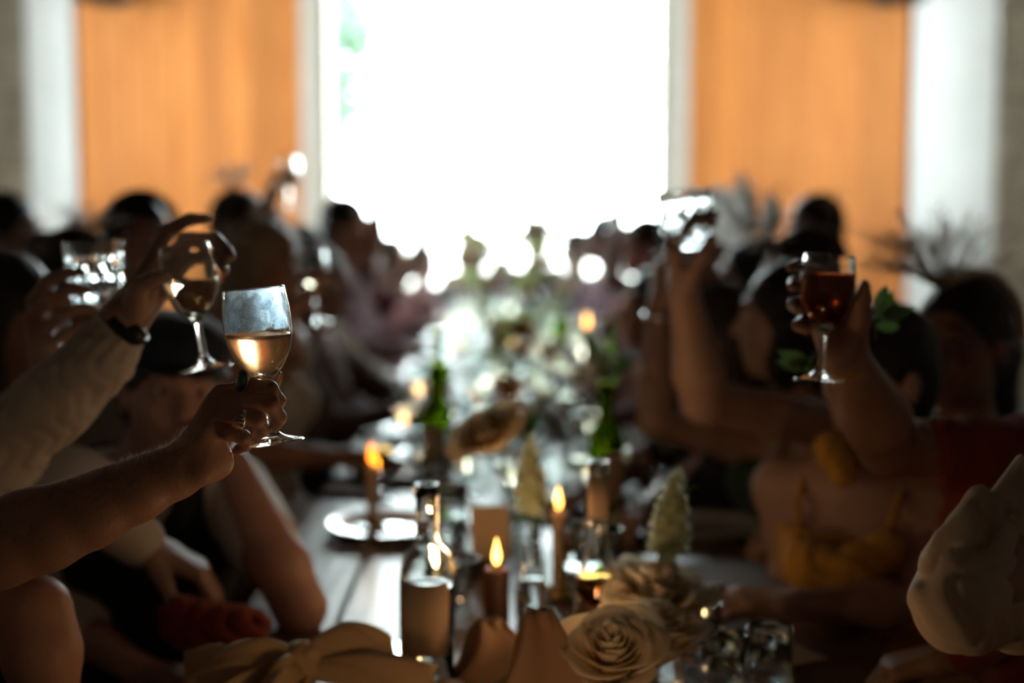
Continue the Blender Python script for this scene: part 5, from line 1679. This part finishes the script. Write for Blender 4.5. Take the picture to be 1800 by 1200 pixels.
def folded_peak(label, at, w, h, seed, mat, rot=0):
    e = empty('folded_napkin', at, (0, 0, rot)); tag(e, label, 'napkin')
    for sg in (-1, 1):
        b = MB()
        def fn(u, v):
            x = (u-.5)*w*(1-.82*v)+sg*.008
            return V((x+.012*sin(v*4+sg), sg*(.03*(1-v)+.01*cos(u*5))+.02*sin(u*3.1)*sg*(1-v), h*v+.006*sin(u*12+sg)*v*(1-v)*3))
        b.grid(fn, 16, 14, .0025 if sg < 0 else .002); b.build('fold', M[mat], e)
    b = MB(); b.grid(lambda u, v: V(((u-.5)*w*1.2, -.02-v*.10, .012+.025*sin(pi*v)*(1-.5*abs(u-.5))+.008*sin(u*9+v*4))), 16, 12, .002); b.build('flap', M[mat], e)
    return e
folded_peak('taupe linen napkin folded to a tall peak, left of the roses', T(955, 1.80), .17, .165, 1, 'napkin_dark')
folded_peak('taupe linen napkin folded to a low peak beside the clear bottle', T(868, 1.98), .16, .10, 2, 'napkin_dark', .3)
folded_peak('taupe linen napkin slumped in front of the clear bottle', T(868, 1.72), .16, .07, 3, 'napkin', -.2)
e = empty('red_napkin', T(395, 2.15)); tag(e, 'dark red cloth crumpled on the table below the man in the cap', 'napkin')
F = Field(.005); F.el(V((0, 0, .035)), (V((.07, 0, 0)), V((0, .05, 0)), V((0, 0, .035))), .02); F.el(V((-.06, .01, .045)), (V((.04, 0, 0)), V((0, .04, 0)), V((0, 0, .04))), .02)
pos, q_ = F.mesh(folds(.006, 80, 1.2)); obj('cloth', field_mesh('cloth', [(pos, q_)]), M['rust'], e)
b = MB(); b.bbox(-.075, -.055, 0, .075, .055, .002, .0006); o = b.build('menu_card', M['paper'], None, False, T(1345, 2.12)); o.rotation_euler = (0, 0, .5); tag(o, 'cream menu card lying by the crossed arms on the right', 'card')
b = MB(); b.bbox(-.13, -.17, 0, .13, .17, .003, .001); o = b.build('placemat', M['grey'], None, False, T(1270, 2.5)); o.rotation_euler = (0, 0, .1); tag(o, 'grey placemat on the right of the table beyond the menu card', 'placemat')
# standing amber-lit card behind the candle
b = MB(); b.bbox(-.036, -.001, 0, .036, .001, .10, .0005); o = b.build('table_card', M['paper'], None, False, T(862, 2.62, TABLE_Z+.02)); o.rotation_euler = (radians(-8), 0, .15); tag(o, 'upright cream table card lit by the pillar candle', 'card')
b = MB(); b.bbox(-.03, -.02, 0, .03, .02, .022, .003); o = b.build('card_stand', M['dark_wood'], None, False, T(862, 2.62)); tag(o, 'small dark wooden stand under the upright table card', 'stand')

# --- tumblers and glasses standing on the table
near = [
    ('clear tumbler standing right of the roses, nearest of its three', 1270, 1.95, .088), ('clear tumbler standing in the middle of the three right of the roses', 1228, 2.1, .088),
    ('clear tumbler standing outermost of the three right of the roses', 1352, 1.98, .088)]
for lab, px, d, h in near:
    o = tumbler(lab, 'water', .035, h=h, r0=.029, r1=.033, cut=False); o.location = T(px, d)
o = tumbler('wide clear tumbler standing behind the clear bottle neck', 'water', .05, h=.12, r0=.047, r1=.055, cut=False); o.location = T(1037, 2.45)
o = tumbler('wide shallow glass bowl standing right of the first clear bottle', None, 0, h=.075, r0=.032, r1=.046, cut=False); o.location = T(795, 2.42)
o = tumbler('clear tumbler standing behind the first clear bottle', 'water', .05, h=.115, r0=.034, r1=.04, cut=False); o.location = T(790, 2.85)
gob = goblet('wine goblet of amber drink beside the orange candle flame blur', 'amber', .115, 32); gob.location = T(665, 3.25)
protos = {
    'g1': goblet_small('x', 'white_wine', .115, 'wine goblets standing along the table'),
    'g2': goblet_small('x', None, .1, 'wine goblets standing along the table'),
    'g3': goblet_small('x', 'rose_wine', .11, 'wine goblets standing along the table'),
    't1': tumbler('x', 'water', .05, cut=True, seg=40), 't2': tumbler('x', 'water', .06, h=.11, r0=.03, r1=.035, cut=False, seg=24),
}
LABS = {'g1': ('blurred goblet of white wine standing down the table', 'goblets of white wine standing down the table'),
        'g2': ('blurred empty wine goblet standing down the table', 'empty goblets standing down the table'),
        'g3': ('blurred goblet of rosé standing down the table', 'goblets of rosé standing down the table'),
        't1': ('blurred cut crystal tumbler standing down the table', 'crystal tumblers standing down the table'),
        't2': ('blurred straight water tumbler standing down the table', 'water tumblers standing down the table')}
used = []; first = {k: True for k in protos}
taken = [(T(px, d).x, T(px, d).y, .07) for px, d in ((1065, 3.0), (772, 4.2), (768, 3.35), (1075, 4.6), (985, 5.6), (925, 5.0), (850, 6.2), (905, 4.1), (940, 7.6), (925, 3.3), (1050, 3.55), (655, 3.0), (1031, 4.4), (765, 4.0), (930, 5.2), (860, 6.3), (945, 3.6), (775, 2.35), (790, 2.85), (665, 3.25), (862, 2.62), (645, 2.95), (620, 3.3))]
cnt = 0; tries = 0
while cnt < 190 and tries < 9000:
    tries += 1
    y = 2.75+5.7*rnd.random()**.8
    x = rnd.uniform(TX0+.15, TX1-.15) if rnd.random() < .8 else rnd.uniform(TX0+.05, TX1-.05)
    if any((x-a)**2+(y-b_)**2 < (r_+.035)**2 for a, b_, r_ in taken): continue
    if any(abs(y-d) < .17 and abs(x-(-.27 if sd < 0 else .38)) < .165 for sd, d in seats): continue
    taken.append((x, y, .045))
    k = rnd.choice(('g1', 'g1', 'g1', 'g2', 'g3', 't1', 't1', 't1', 't2'))
    o = protos[k] if first[k] else copy_tree(protos[k]); first[k] = False
    o.location = (x, y, TABLE_Z); o.rotation_euler = (0, 0, rnd.uniform(0, 6))
    pos_ = ('left' if x < -.1 else ('middle' if x < .2 else 'right'))+', '+('before the nearer green bottles' if y < 3.4 else ('before the tallest flowers' if y < 5 else ('just beyond the tallest flowers' if y < 6.4 else 'at the window end')))
    o['label'] = LABS[k][0].replace(' standing down the table', '')+' on the table '+pos_; o['group'] = LABS[k][1]+', '+pos_; o['category'] = 'glass'
    cnt += 1
